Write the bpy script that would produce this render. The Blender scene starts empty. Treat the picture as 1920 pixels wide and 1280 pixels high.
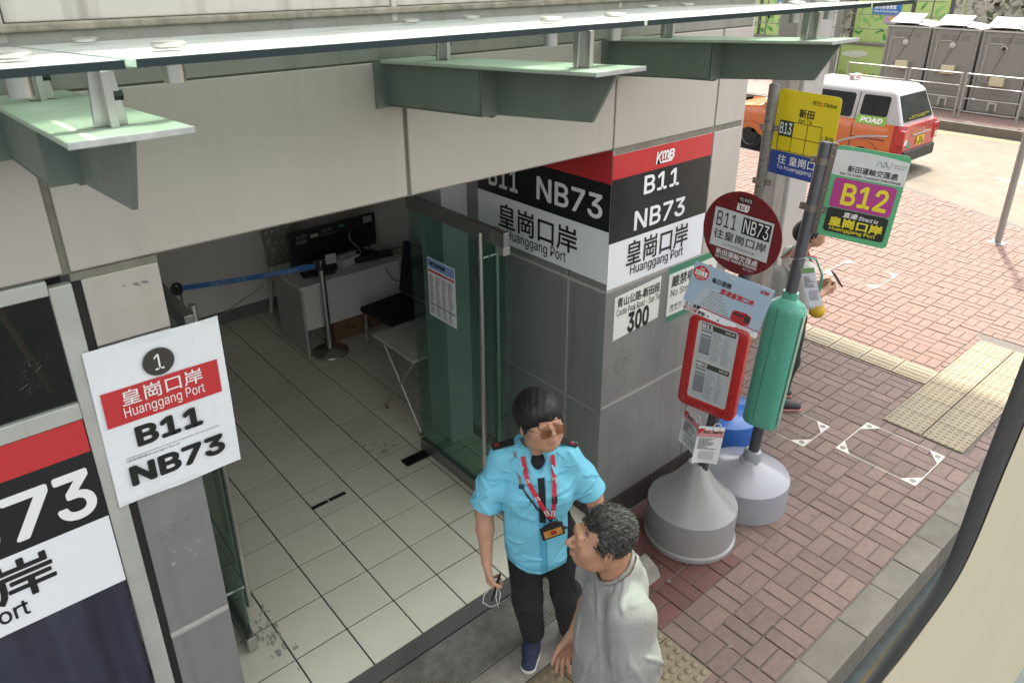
import bpy, bmesh, math, random, os
import numpy as np
from mathutils import Matrix, Vector
random.seed(7)
R = math.radians
S = bpy.context.scene
COL = S.collection

# ------------------------------------------------------------------ camera, sky, sun, exposure
cam = bpy.data.cameras.new('camera')
camo = bpy.data.objects.new('camera', cam)
COL.objects.link(camo)
S.camera = camo
cam.sensor_width = 36.0
cam.lens = 25.894
cam.shift_y = -0.063
cam.clip_start = 0.02
cam.clip_end = 500
cam.dof.use_dof = True
cam.dof.focus_distance = 4.6
cam.dof.aperture_fstop = 9.0
_m = Matrix.Rotation(R(-40.397), 4, 'Z') @ Matrix.Rotation(R(90 - 23.039), 4, 'X') @ Matrix.Rotation(R(-0.25), 4, 'Z')
_m.translation = (-0.929, -2.558, 3.360)
camo.matrix_world = _m

SUN_EL, SUN_AZ = R(60), math.atan2(0.89, 0.45)          # azimuth from +Y towards +X
world = bpy.data.worlds.new('World')
S.world = world
world.use_nodes = True
_nt = world.node_tree
_bg = _nt.nodes['Background']
_sky = _nt.nodes.new('ShaderNodeTexSky')
_sky.sky_type = 'NISHITA'
_sky.sun_disc = False
_sky.sun_elevation = SUN_EL
_sky.sun_rotation = SUN_AZ
_sky.dust_density = 4.0
_sky.air_density = 0.8
_sky.ozone_density = 0.6
_hz = _nt.nodes.new('ShaderNodeHueSaturation')               # hazy summer sky: pale, hardly blue
_hz.inputs['Saturation'].default_value = 0.06
_nt.links.new(_sky.outputs[0], _hz.inputs['Color'])
_nt.links.new(_hz.outputs[0], _bg.inputs[0])
_bg.inputs[1].default_value = 0.15
sun = bpy.data.lights.new('sun', 'SUN')
sun.energy = 2.0
sun.angle = R(2.0)
sun.color = (1.0, 0.94, 0.83)
suno = bpy.data.objects.new('sun', sun)
COL.objects.link(suno)
_sd = Vector((math.sin(SUN_AZ) * math.cos(SUN_EL), math.cos(SUN_AZ) * math.cos(SUN_EL), math.sin(SUN_EL)))
suno.rotation_euler = _sd.to_track_quat('Z', 'Y').to_euler()
suno.location = (12, 8, 14)
S.view_settings.view_transform = 'Standard'
S.view_settings.look = 'None'
S.view_settings.gamma = 1.0
S.view_settings.exposure = 2.18
S.cycles.max_bounces = 8
S.cycles.transparent_max_bounces = 12
S.cycles.caustics_reflective = False
S.cycles.caustics_refractive = False

# ------------------------------------------------------------------ materials
MATS = {}
def M(name, col=(.5, .5, .5), rough=.5, metal=0.0, var=.08, scale=6.0, bump=0.0, bscale=60.0, streak=0.0, rnd=0.0,
      coat=0.0, grime=0.0, gcol=(.05, .045, .04), spec=.5, speck=0.0, speckcol=(.7, .7, .7), trans=None):
    if name in MATS:
        return MATS[name]
    m = bpy.data.materials.new(name)
    m.use_nodes = True
    nt = m.node_tree
    b = nt.nodes['Principled BSDF']
    N, L = nt.nodes.new, nt.links.new
    tc = N('ShaderNodeTexCoord')
    def math_(op, a, bb=None, c=None):
        n = N('ShaderNodeMath'); n.operation = op
        for i, v in enumerate((a, bb, c)):
            if v is None: continue
            if isinstance(v, (int, float)): n.inputs[i].default_value = v
            else: L(v, n.inputs[i])
        return n.outputs[0]
    def noise(s, det=4, vec=None, sc=None):
        n = N('ShaderNodeTexNoise'); n.inputs['Scale'].default_value = s; n.inputs['Detail'].default_value = det
        src = vec or tc.outputs['Object']
        if sc:
            mp = N('ShaderNodeMapping'); mp.inputs['Scale'].default_value = sc; L(src, mp.inputs[0]); src = mp.outputs[0]
        L(src, n.inputs['Vector'])
        return n.outputs['Fac']
    def mix(fac, c1, c2):
        n = N('ShaderNodeMix'); n.data_type = 'RGBA'
        if isinstance(fac, (int, float)): n.inputs[0].default_value = fac
        else: L(fac, n.inputs[0])
        for i, c in ((6, c1), (7, c2)):
            if isinstance(c, (tuple, list)): n.inputs[i].default_value = (*c[:3], 1)
            else: L(c, n.inputs[i])
        return n.outputs[2]
    c = col
    if var or rnd:
        lo = tuple(max(0, x * (1 - 1.6 * var)) for x in col); hi = tuple(min(1, x * (1 + 1.6 * var)) for x in col)
        c = mix(noise(scale, 6), lo, hi)
    if rnd:
        oi = N('ShaderNodeObjectInfo')
        f = math_('MULTIPLY_ADD', oi.outputs['Random'], 2 * rnd, 1 - rnd)
        h = N('ShaderNodeHueSaturation'); L(f, h.inputs['Value']); L(c, h.inputs['Color']); c = h.outputs[0]
    if speck:
        v = noise(bscale * 3, 2)
        r = N('ShaderNodeMapRange'); r.inputs[1].default_value = .5; r.inputs[2].default_value = .68; L(v, r.inputs[0])
        c = mix(math_('MULTIPLY', r.outputs[0], speck), c, speckcol)
    if streak:
        s = noise(14, 5, sc=(1.0, 1.0, .04))
        r = N('ShaderNodeMapRange'); r.inputs[1].default_value = .5; r.inputs[2].default_value = .72; L(s, r.inputs[0])
        c = mix(math_('MULTIPLY', r.outputs[0], streak), c, gcol)
    if grime:
        g = noise(3.1, 8)
        r = N('ShaderNodeMapRange'); r.inputs[1].default_value = .52; r.inputs[2].default_value = .75; L(g, r.inputs[0])
        c = mix(math_('MULTIPLY', r.outputs[0], grime), c, gcol)
    if isinstance(c, tuple): b.inputs['Base Color'].default_value = (*c, 1)
    else: L(c, b.inputs['Base Color'])
    b.inputs['Metallic'].default_value = metal
    b.inputs['Specular IOR Level'].default_value = spec
    b.inputs['Coat Weight'].default_value = coat
    b.inputs['Coat Roughness'].default_value = .08
    if var and rough > .05:
        rr = noise(scale * 2.3, 4)
        L(math_('MULTIPLY_ADD', rr, .5 * rough, .75 * rough), b.inputs['Roughness'])
    else:
        b.inputs['Roughness'].default_value = rough
    if bump:
        bp = N('ShaderNodeBump'); bp.inputs['Strength'].default_value = bump; bp.inputs['Distance'].default_value = .004
        L(noise(bscale, 5), bp.inputs['Height']); L(bp.outputs[0], b.inputs['Normal'])
    MATS[name] = m
    return m

def glass(name, tint=(.72, .86, .80), refl=1.0, dust_haze=0.0, dcol=(.75, .77, .74), rough=.02):
    if name in MATS: return MATS[name]
    m = bpy.data.materials.new(name); m.use_nodes = True
    nt = m.node_tree; N, L = nt.nodes.new, nt.links.new
    nt.nodes.remove(nt.nodes['Principled BSDF'])
    out = nt.nodes['Material Output']
    t = N('ShaderNodeBsdfTransparent'); t.inputs[0].default_value = (*tint, 1)
    g = N('ShaderNodeBsdfGlossy'); g.inputs['Roughness'].default_value = rough
    fr = N('ShaderNodeFresnel'); ge = N('ShaderNodeNewGeometry'); io = N('ShaderNodeMath'); io.operation = 'MULTIPLY_ADD'
    io.inputs[1].default_value = 1 / 1.52 - 1.52; io.inputs[2].default_value = 1.52      # thin pane: the same reflection from either face
    L(ge.outputs['Backfacing'], io.inputs[0]); L(io.outputs[0], fr.inputs[0])
    mu = N('ShaderNodeMath'); mu.operation = 'MULTIPLY'; mu.inputs[1].default_value = refl; mu.use_clamp = True
    L(fr.outputs[0], mu.inputs[0])
    mx = N('ShaderNodeMixShader'); L(mu.outputs[0], mx.inputs[0]); L(t.outputs[0], mx.inputs[1]); L(g.outputs[0], mx.inputs[2])
    o = mx.outputs[0]
    if dust_haze:
        d = N('ShaderNodeBsdfDiffuse'); d.inputs[0].default_value = (*dcol, 1)
        n = N('ShaderNodeTexNoise'); n.inputs['Scale'].default_value = 9; n.inputs['Detail'].default_value = 8
        tc = N('ShaderNodeTexCoord'); L(tc.outputs['Object'], n.inputs['Vector'])
        r = N('ShaderNodeMath'); r.operation = 'MULTIPLY_ADD'; r.inputs[1].default_value = dust_haze * .8; r.inputs[2].default_value = dust_haze * .6; L(n.outputs['Fac'], r.inputs[0])
        m2 = N('ShaderNodeMixShader'); L(r.outputs[0], m2.inputs[0]); L(o, m2.inputs[1]); L(d.outputs[0], m2.inputs[2]); o = m2.outputs[0]
    L(o, out.inputs['Surface'])
    MATS[name] = m
    return m

# ------------------------------------------------------------------ mesh helpers
class MB:
    """collects shapes; build() links them as ONE mesh object"""
    def __init__(s): s.v = []; s.f = []; s.mi = []; s.cur = 0
    def add(s, vs, fs):
        o = len(s.v); s.v += [tuple(p) for p in vs]; s.f += [tuple(i + o for i in f) for f in fs]; s.mi += [s.cur] * len(fs); return s
    def box(s, x0, x1, y0, y1, z0, z1):
        return s.add([(x0, y0, z0), (x1, y0, z0), (x1, y1, z0), (x0, y1, z0), (x0, y0, z1), (x1, y0, z1), (x1, y1, z1), (x0, y1, z1)],
                     [(0, 3, 2, 1), (4, 5, 6, 7), (0, 1, 5, 4), (1, 2, 6, 5), (2, 3, 7, 6), (3, 0, 4, 7)])
    def xf(s, mat, n0=0):
        s.v = s.v[:n0] + [tuple(mat @ Vector(p)) for p in s.v[n0:]]; return s
    def prism(s, poly, a, d0, d1):
        """poly: 2D outline; a: axis it is extruded along ('x': poly=(y,z), 'y': (x,z), 'z': (x,y))"""
        def p3(p, d): return {'x': (d, p[0], p[1]), 'y': (p[0], d, p[1]), 'z': (p[0], p[1], d)}[a]
        n = len(poly)
        vs = [p3(p, d0) for p in poly] + [p3(p, d1) for p in poly]
        fs = [tuple(range(n))[::-1], tuple(range(n, 2 * n))] + [(i, (i + 1) % n, n + (i + 1) % n, n + i) for i in range(n)]
        return s.add(vs, fs)
    def lathe(s, prof, c=(0, 0, 0), n=32, cap=True):
        vs = []; fs = []
        for r, z in prof:
            for k in range(n):
                a = 2 * math.pi * k / n; vs.append((c[0] + r * math.cos(a), c[1] + r * math.sin(a), c[2] + z))
        for i in range(len(prof) - 1):
            for k in range(n):
                k2 = (k + 1) % n; fs.append((i * n + k, i * n + k2, (i + 1) * n + k2, (i + 1) * n + k))
        if cap: fs += [tuple(range(n))[::-1], tuple(range((len(prof) - 1) * n, len(prof) * n))]
        return s.add(vs, fs)
    def tube(s, pts, r, n=8, cap=True, flat=None):
        pts = [Vector(p) for p in pts]; rs = r if isinstance(r, (list, tuple)) else [r] * len(pts)
        vs = []; fs = []; up = None
        for i, p in enumerate(pts):
            d = (pts[min(i + 1, len(pts) - 1)] - pts[max(i - 1, 0)]).normalized()
            if up is None: up = Vector((0, 0, 1)) if abs(d.z) < .9 else Vector((1, 0, 0))
            x = d.cross(up).normalized(); y = x.cross(d).normalized(); up = y
            for k in range(n):
                a = 2 * math.pi * k / n
                vs.append(p + x * (math.cos(a) * rs[i]) + y * (math.sin(a) * rs[i] * (flat or 1)))
        for i in range(len(pts) - 1):
            for k in range(n):
                k2 = (k + 1) % n; fs.append((i * n + k, i * n + k2, (i + 1) * n + k2, (i + 1) * n + k))
        if cap: fs += [tuple(range(n))[::-1], tuple(range((len(pts) - 1) * n, len(pts) * n))]
        return s.add(vs, fs)
    def grid(s, fn, nu, nv):
        vs = [fn(i / nu, j / nv) for j in range(nv + 1) for i in range(nu + 1)]
        fs = [(j * (nu + 1) + i, j * (nu + 1) + i + 1, (j + 1) * (nu + 1) + i + 1, (j + 1) * (nu + 1) + i) for j in range(nv) for i in range(nu)]
        return s.add(vs, fs)
    def mesh(s, name, mats, bev=0, seg=2, smooth=False):
        me = bpy.data.meshes.new(name); me.from_pydata(s.v, [], s.f); me.validate()
        if not isinstance(mats, (list, tuple)): mats = [mats]
        for m in mats: me.materials.append(m)
        if len(mats) > 1: me.polygons.foreach_set('material_index', s.mi)
        bm = bmesh.new(); bm.from_mesh(me)
        bmesh.ops.recalc_face_normals(bm, faces=bm.faces)
        if bev:
            es = [e for e in bm.edges if len(e.link_faces) == 2 and e.calc_face_angle(0) > .5]
            bmesh.ops.bevel(bm, geom=es, offset=bev, segments=seg, affect='EDGES', profile=.5, clamp_overlap=True)
        bm.to_mesh(me); bm.free()
        if smooth:
            me.polygons.foreach_set('use_smooth', [True] * len(me.polygons))
            if smooth != 'all':
                me.set_sharp_from_angle(angle=R(38))
        return me
    def build(s, name, mats, parent=None, bev=0, seg=2, smooth=False, **kw):
        return obj(name, s.mesh(name, mats, bev, seg, smooth), parent, **kw)

def obj(name, me, parent=None, loc=None, rot=None, label=None, cat=None, group=None, kind=None):
    o = bpy.data.objects.new(name, me); COL.objects.link(o)
    if parent is not None: o.parent = parent
    if loc is not None: o.location = loc
    if rot is not None: o.rotation_euler = rot
    return tag(o, label, cat, group, kind)

def tag(o, label=None, cat=None, group=None, kind=None):
    if label: o['label'] = label
    if cat: o['category'] = cat
    if group: o['group'] = group
    if kind: o['kind'] = kind
    return o

def thing(name, label, cat, loc=(0, 0, 0), rot=(0, 0, 0), group=None):
    return obj(name, None, None, loc, rot, label, cat, group)

def box(name, mat, parent, x0, x1, y0, y1, z0, z1, bev=0, **kw):
    return MB().box(x0, x1, y0, y1, z0, z1).build(name, mat, parent, bev=bev, **kw)

def copy_tree(o, parent=None):
    c = o.copy(); COL.objects.link(c)
    if parent is not None: c.parent = parent
    for ch in list(o.children): copy_tree(ch, c)
    return c

# ------------------------------------------------------------------ lettering (Blender's own fonts)
def _font():
    for kind in ('LOCAL', 'SYSTEM'):
        try:
            p = os.path.join(bpy.utils.resource_path(kind), 'datafiles', 'fonts', 'Inter.woff2')
            if os.path.exists(p): return bpy.data.fonts.load(p)
        except Exception: pass
    return None
FONT = _font()
def text(parent, body, x0, x1, z0, z1, mat, y=-.002, bold=0.0, shear=0.0, name='lettering', cjk=False):
    """lettering fitted into the box x0..x1, z0..z1 of the parent's local front plane (facing -Y)"""
    cu = bpy.data.curves.new('t', 'FONT'); cu.body = body; cu.resolution_u = 3; cu.shear = shear
    if FONT and not cjk: cu.font = FONT
    t = bpy.data.objects.new('t', cu); COL.objects.link(t)
    dg = bpy.context.evaluated_depsgraph_get()
    me = bpy.data.meshes.new_from_object(t.evaluated_get(dg))
    bpy.data.objects.remove(t); bpy.data.curves.remove(cu)
    n = len(me.vertices)
    if not n: return None
    co = np.empty(n * 3); me.vertices.foreach_get('co', co); co = co.reshape(-1, 3)
    fs = [tuple(p.vertices) for p in me.polygons]
    bpy.data.meshes.remove(me)
    if bold:                    # heavier strokes: several shifted layers, each a hair further out
        lay = [(0, 0)] + [(bold * math.cos(a), bold * math.sin(a)) for a in np.linspace(0, 2 * math.pi, 13)[:-1]]
        co = np.concatenate([co + np.array([dx, dz, i * 1e-3]) for i, (dx, dz) in enumerate(lay)])
        fs = [tuple(v + i * n for v in f) for i in range(len(lay)) for f in fs]
    lo, hi = co.min(0), co.max(0)
    X = x0 + (co[:, 0] - lo[0]) / max(hi[0] - lo[0], 1e-6) * (x1 - x0)
    Z = z0 + (co[:, 1] - lo[1]) / max(hi[1] - lo[1], 1e-6) * (z1 - z0)
    Y = y - co[:, 2] * .1
    me = bpy.data.meshes.new(name)
    me.from_pydata(np.stack([X, Y, Z], 1).tolist(), [], fs)
    me.materials.append(mat)
    return obj(name, me, parent)

def patch(parent, x0, x1, z0, z1, mat, y=-.001, name='printed_panel', th=.0006):
    return box(name, mat, parent, x0, x1, y, y + th, z0, z1)

def rows(parent, x0, x1, z0, z1, n, mat, y=-.0015, seed=0, name='printed_text', fill=.5, cols=1, frac=(.35, 1)):
    """fine print too small to read: broken dark lines, one mesh"""
    r = random.Random(seed); b = MB(); h = (z1 - z0) / n; cw = (x1 - x0) / cols
    for i in range(n):
        for c in range(cols):
            x = x0 + c * cw; xe = x + cw * r.uniform(*frac) * (.92 if cols > 1 else 1)
            while x < xe:
                w = min(r.uniform(.004, .02), xe - x); b.box(x, x + w, y, y + .0004, z1 - (i + .5 + fill / 2) * h, z1 - (i + .5 - fill / 2) * h); x += w + .003
    return b.build(name, mat, parent, kind='stuff')

WHITE = M('white_vinyl', (.78, .79, .83), .35, var=.02)
BLACK = M('black_vinyl', (.014, .014, .015), .3, var=.05)
RED = M('red_vinyl', (.52, .035, .04), .3, var=.04)
INK = M('ink_black', (.012, .012, .013), .5, var=0)
INKW = M('ink_white', (.80, .80, .80), .45, var=0)
INKR = M('ink_red', (.48, .02, .03), .45, var=0)
INKG = M('ink_grey', (.12, .12, .13), .5, var=0)
STEEL = M('brushed_steel', (.52, .51, .49), .3, 1.0, var=.03, scale=3)
# ================================================================== THE SETTING
PZ = -0.09                                   # pavement level (office floor = 0)
RZ = -0.30                                   # road level
m_paver = M('paver_veiled_brown', (.138, .092, .075), .8, var=.22, scale=25, bump=.35, bscale=220, rnd=.16, speck=.35, speckcol=(.34, .27, .24), grime=.25, gcol=(.10, .07, .065))  # red-brown brick with the pale window-reflection veil mixed into its colour
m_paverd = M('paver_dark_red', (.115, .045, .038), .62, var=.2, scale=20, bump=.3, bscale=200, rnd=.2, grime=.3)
m_paverp = M('paver_sunlit_pink', (.135, .078, .060), .85, var=.14, scale=25, bump=.3, bscale=220, rnd=.10, speck=.5, speckcol=(.19, .128, .108))  # sunlit copy of the same brick, the sunlight put into its tone
m_joint = M('sand_joint', (.10, .085, .075), .95, var=.3, scale=40)
m_yel = M('tactile_yellow', (.18, .14, .074), .6, var=.12, scale=14, bump=.2, bscale=150, rnd=.08, grime=.35, gcol=(.20, .17, .12))
m_yeld = M('tactile_shaded', (.175, .142, .085), .65, var=.15, scale=14, bump=.2, bscale=150, rnd=.1, grime=.5, gcol=(.12, .10, .075))  # duller copy for tiles out of the sun, shade put into the colour
m_kerb = M('kerb_concrete', (.125, .112, .092), .85, var=.2, scale=7, bump=.5, bscale=70, grime=.6, gcol=(.085, .085, .065), rnd=.15)
m_conc = M('road_concrete', (.125, .104, .075), .85, var=.12, scale=2.5, bump=.3, bscale=60, grime=.25, gcol=(.12, .10, .075))
m_asph = M('road_asphalt', (.045, .055, .055), .85, var=.2, scale=20, bump=.4, bscale=200)
m_ceram = M('ceramic_tile', (.67, .65, .54), .24, var=.05, scale=3, rnd=.035, grime=.18, gcol=(.36, .35, .28), spec=.45)
m_grout = M('dark_grout', (.035, .032, .026), .8, var=.2)
m_granite = M('granite', (.085, .085, .08), .5, var=.25, scale=90, bump=.1, bscale=200, speck=.35, speckcol=(.22, .22, .21), grime=.4)
m_sill = M('worn_stone', (.20, .19, .165), .8, var=.3, scale=12, bump=.5, bscale=50, grime=.7)

# ground sheet out to the horizon (asphalt), concrete road beyond the pavement
MB().add([(-60, -120, RZ - .01), (140, -120, RZ - .01), (140, 120, RZ - .01), (-60, 120, RZ - .01)], [(0, 1, 2, 3)]).build('ground', m_asph, kind='structure')
_road = [(10.35, -1.6), (10.95, .24), (11.78, 2.2), (12.6, 9), (13.5, 30), (60, 30), (60, -20), (9, -20), (9.6, -1.6)]
MB().prism(_road, 'z', RZ - .05, RZ).build('road', m_conc, kind='structure')
MB().box(14.3, 14.36, -.4, 1.7, RZ, RZ + .004).build('road_marking', M('road_paint', (.62, .60, .55), .8, var=.2, grime=.4, gcol=(.4, .36, .3)), None, kind='structure')
pave = MB()
pave.prism([(-12, -1.395), (10.2, -1.395), (10.95, .24), (11.78, 2.2), (12.6, 9), (13.5, 30), (-12, 30)], 'z', -.4, PZ - .006)
pavement = pave.build('pavement', m_joint, kind='structure')

# kerb stones along the bus bay
kerb = MB().box(-9, 10.15, -1.551, -1.40, -.42, PZ - .02).build('kerb', m_joint, kind='structure')
kx = -1.2
while kx < 10.1:
    L_ = random.uniform(.28, .42)
    b = MB().box(kx + .003, min(kx + L_, 10.12), -1.558, -1.388, -.3, PZ + random.uniform(-.003, .003))
    b.build('kerb_stone', m_kerb, kerb, bev=.007)
    kx += L_

# --- basket-weave pavers, 0.2 m modules (two bricks each)
OBST = [(4.68, 6.96, -1.265, -.640), (5.505, 5.815, -.65, 3.2), (-.5, 1.66, -1.13, -.09), (1.66, 1.98, -.17, .2), (-3, 3.14, -.012, 9)]
PLATES = [(3.845, 4.26, -.415, -.03), (4.02, 4.545, -1.182, -.582), (7.25, 7.85, .62, 1.25), (9.0, 9.6, -1.1, -.5)]
def road_edge(y):
    ps = [(-1.395, 10.2), (.24, 10.95), (2.2, 11.78), (9, 12.6), (30, 13.5)]
    for (a, b), (c, d) in zip(ps, ps[1:]):
        if y <= c: return b + (d - b) * (y - a) / (c - a)
    return 13
bricks = []
G = .0025
for i in range(-14, 62):
    for j in range(0, 40):
        X0 = 1.667 + .2 * i; Y0 = -1.383 + .2 * j
        if X0 + .2 > road_edge(Y0 + .1) - .02: continue
        # far bricks that no camera position near the bus sees stay out
        if Y0 > 0.0 and (X0 - 3.13) < (Y0) * .55: continue
        if (i + j) % 2: rects = [(X0, X0 + .2, Y0, Y0 + .1), (X0, X0 + .2, Y0 + .1, Y0 + .2)]
        else: rects = [(X0, X0 + .1, Y0, Y0 + .2), (X0 + .1, X0 + .2, Y0, Y0 + .2)]
        for (a, b, c, d) in rects:
            for (oa, ob, oc, od) in OBST:           # cut bricks at borders and inlays
                if b > oa + .001 and a < ob - .001 and d > oc + .001 and c < od - .001:
                    cuts = []
                    if a < oa: cuts.append((oa - a, (a, oa, c, d)))
                    if b > ob: cuts.append((b - ob, (ob, b, c, d)))
                    if c < oc: cuts.append((oc - c, (a, b, c, oc)))
                    if d > od: cuts.append((d - od, (a, b, od, d)))
                    if not cuts: a = b; break
                    a, b, c, d = max(cuts)[1]
            if b - a < .02 or d - c < .02: continue
            dist = math.hypot((a + b) / 2 + .93, (c + d) / 2 + 2.56)
            bricks.append((dist, a, b, c, d))
bricks.sort()
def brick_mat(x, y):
    if x > 5.68: return m_paverp  # beyond the roof's shadow edge: bricks in the sunlit tone
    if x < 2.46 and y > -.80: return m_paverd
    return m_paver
_cache = {}
def brick_mesh(w, d, mat):
    k = (round(w, 3), round(d, 3), mat.name)
    if k not in _cache:
        e = .004; x, y = w / 2 - G, d / 2 - G
        b = MB()
        b.add([(-x, -y, -.012), (x, -y, -.012), (x, y, -.012), (-x, y, -.012), (-x, -y, -e), (x, -y, -e), (x, y, -e), (-x, y, -e),
               (-x + e, -y + e, 0), (x - e, -y + e, 0), (x - e, y - e, 0), (-x + e, y - e, 0)],
              [(0, 1, 5, 4), (1, 2, 6, 5), (2, 3, 7, 6), (3, 0, 4, 7), (4, 5, 9, 8), (5, 6, 10, 9), (6, 7, 11, 10), (7, 4, 8, 11), (8, 9, 10, 11)])
        _cache[k] = b.mesh('paver', mat)
    return _cache[k]
far = {}
n_single = 0
for q, (dist, a, b, c, d) in enumerate(bricks):
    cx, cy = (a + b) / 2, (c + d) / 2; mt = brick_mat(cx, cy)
    dz = random.uniform(-.0026, .0026)
    # the 300 bricks that show largest and lie in view are single parts
    vis = cx > 1.66 and not (cx < 3.1 and cy > -.05) and not (cx < 2.2 and cy < -.95)
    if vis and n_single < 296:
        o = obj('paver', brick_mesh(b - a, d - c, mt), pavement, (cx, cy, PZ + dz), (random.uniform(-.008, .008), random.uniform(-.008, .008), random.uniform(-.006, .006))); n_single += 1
    else:
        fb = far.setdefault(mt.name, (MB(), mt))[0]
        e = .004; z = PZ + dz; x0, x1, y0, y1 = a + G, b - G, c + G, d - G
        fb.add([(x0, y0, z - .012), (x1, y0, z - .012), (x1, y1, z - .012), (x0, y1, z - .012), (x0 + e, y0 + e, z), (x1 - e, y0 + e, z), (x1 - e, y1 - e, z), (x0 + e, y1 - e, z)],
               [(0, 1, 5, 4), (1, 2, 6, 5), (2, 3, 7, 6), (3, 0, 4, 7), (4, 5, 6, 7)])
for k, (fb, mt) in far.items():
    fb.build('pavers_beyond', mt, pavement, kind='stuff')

# --- tactile paving: warning domes and guide bars, each tile a part
def tactile_mesh(kind, mat):
    b = MB(); h = .147
    b.box(-h, h, -h, h, -.012, .004)
    if kind == 'dome':
        for i in range(6):
            for j in range(6):
                b.lathe([(.0165, .0035), (.015, .007), (.010, .0092), (.0, .0095)], ((i - 2.5) * .05, (j - 2.5) * .05, 0), 10, cap=False)
    elif kind == 'big':
        for i in range(5):
            for j in range(5):
                b.lathe([(.0205, .0035), (.019, .008), (.015, .0105), (0, .011)], ((i - 2) * .058, (j - 2) * .058, 0), 12, cap=False)
    else:
        for i in range(4):
            b.lathe([(.013, .0035), (.011, .0075), (0, .0085)], (0, 0, 0), 12, cap=False)
            v0 = len(b.v) - 36
            for k in range(v0, len(b.v)):
                x, y, z = b.v[k]; b.v[k] = (x + (i - 1.5) * .068, y + (.115 if y >= 0 else -.115), z)
    return b.mesh('tactile_tile', mat, smooth=True)
tm = {k: tactile_mesh(k, m) for k, m in (('dome', m_yel), ('big', m_yeld), ('bar', m_yel))}
tmw = tactile_mesh('dome', m_yeld)
for i in range(8):
    for j in range(2):
        x = 4.835 + .3 * i; y = -.792 - .308 * j
        if x < 6.9: obj('tactile_tile', tmw if x < 5.3 else tm['dome'], pavement, (x, y, PZ + .002), (0, 0, random.choice((0, R(90), R(180)))))  # shade-toned copy up to the shadow edge
for i in range(12):
    obj('guide_tile', tm['bar'], pavement, (5.66, -.49 + .304 * i, PZ + .002))
for i in range(6):
    for j in range(2):
        obj('tactile_tile', tm['big'], pavement, (1.508 - .3 * i, -.69 - .3 * j, PZ + .002), (0, 0, R(90) * (i + j)))

# --- recessed cover frames let into the paving (steel edge strip and triangular corner plates)
m_cov = M('galvanised_frame', (.36, .35, .31), .5, .3, var=.12, scale=30, grime=.3, gcol=(.25, .22, .18))
for n, ((x0, x1, y0, y1), lab) in enumerate(zip(PLATES, ('steel recessed cover frame at the shoe of the waiting passenger', 'largest steel cover frame beside the shaded tactile tiles',
        'faint steel cover frame in the sunlit pink paving', 'small cover frame in pink paving beside the slim pole'))):
    t = thing('cover_frame', lab, 'manhole cover', (0, 0, 0), group='recessed cover frames in the paving')
    z = PZ + .003; w = .007
    for nm, q in (('frame_strip', (x0, x1, y0, y0 + w)), ('frame_strip', (x0, x1, y1 - w, y1)), ('frame_strip', (x0, x0 + w, y0 + w, y1 - w)), ('frame_strip', (x1 - w, x1, y0 + w, y1 - w))):
        box(nm, m_cov, t, q[0], q[1], q[2], q[3], PZ - .012, z)
    c = .13
    for sx, sy in ((0, 0), (1, 0), (0, 1), (1, 1)):
        if n == 0 and sy == 1: continue
        X = (x0 + w, x1 - w)[sx]; Y = (y0 + w, y1 - w)[sy]; ex = c * (1, -1)[sx]; ey = c * (1, -1)[sy] * .8
        p = MB().prism([(X, Y), (X + ex, Y), (X, Y + ey)], 'z', z - .006, z + .001).build('corner_plate', m_cov, t)
        MB().lathe([(.022, 0), (.022, .0012)], (X + ex * .3, Y + ey * .3, z + .001), 16).build('lifting_recess', M('recess_dark', (.16, .15, .13), .7), p)

# --- office floor: 0.3 m ceramic tiles in dark grout
floor = MB().box(-1.0, 2.95, -.001, 4.6, -.08, -.004).build('floor', m_grout, kind='structure')
tb = MB(); e = .0025; h = .15 - .0022
tb.add([(-h, -h, -.02), (h, -h, -.02), (h, h, -.02), (-h, h, -.02), (-h + e, -h + e, 0), (h - e, -h + e, 0), (h - e, h - e, 0), (-h + e, h - e, 0)],
       [(0, 1, 5, 4), (1, 2, 6, 5), (2, 3, 7, 6), (3, 0, 4, 7), (4, 5, 6, 7)])
tmsh = tb.mesh('floor_tile', m_ceram)
for i in range(-3, 9):
    for j in range(0, 15):
        obj('floor_tile', tmsh, floor, (.15 + .3 * i, .15 + .3 * j, random.uniform(-.0006, .0006)), (random.uniform(-.0015, .0015), random.uniform(-.0015, .0015), 0))
m_scuff = M('scuff', (.34, .33, .28), .7, var=.3, scale=60)
for (x0, x1, y0, y1) in ((.60, .715, 1.305, 1.335), (.727, .85, 1.305, 1.335)):
    box('floor_bolt_plate', M('dark_bronze', (.06, .055, .05), .4, .7), floor, x0, x1, y0, y1, 0, .003)
box('floor_spring_cover', M('black_steel', (.02, .019, .018), .35, .6, grime=.3, gcol=(.1, .09, .08)), floor, 1.33, 1.60, 1.275, 1.365, 0, .012, bev=.003)
def scuffs(x, y, w, h, n, ang, seed):
    r = random.Random(seed); b = MB()
    for k in range(n):
        cx = x + r.gauss(0, w); cy = y + r.gauss(0, h); s = r.uniform(.002, .011); l = s * r.uniform(1, 3.5)
        pts = [(cx + (l * math.cos(a) * math.cos(ang) - s * math.sin(a) * math.sin(ang)) * r.uniform(.6, 1.1), cy + (l * math.cos(a) * math.sin(ang) + s * math.sin(a) * math.cos(ang)) * r.uniform(.6, 1.1)) for a in np.linspace(0, 2 * math.pi, 8)[:-1]]
        z = .0012 + k * 2e-5
        b.add([(p[0], p[1], z) for p in pts], [tuple(range(7))])
    b.build('scuff_marks', m_scuff, floor, kind='stuff')
scuffs(-.03, .53, .03, .12, 60, R(80), 1)
scuffs(1.30, 1.62, .07, .05, 25, R(20), 2)
scuffs(1.62, .9, .02, .18, 40, R(90), 3)

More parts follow.
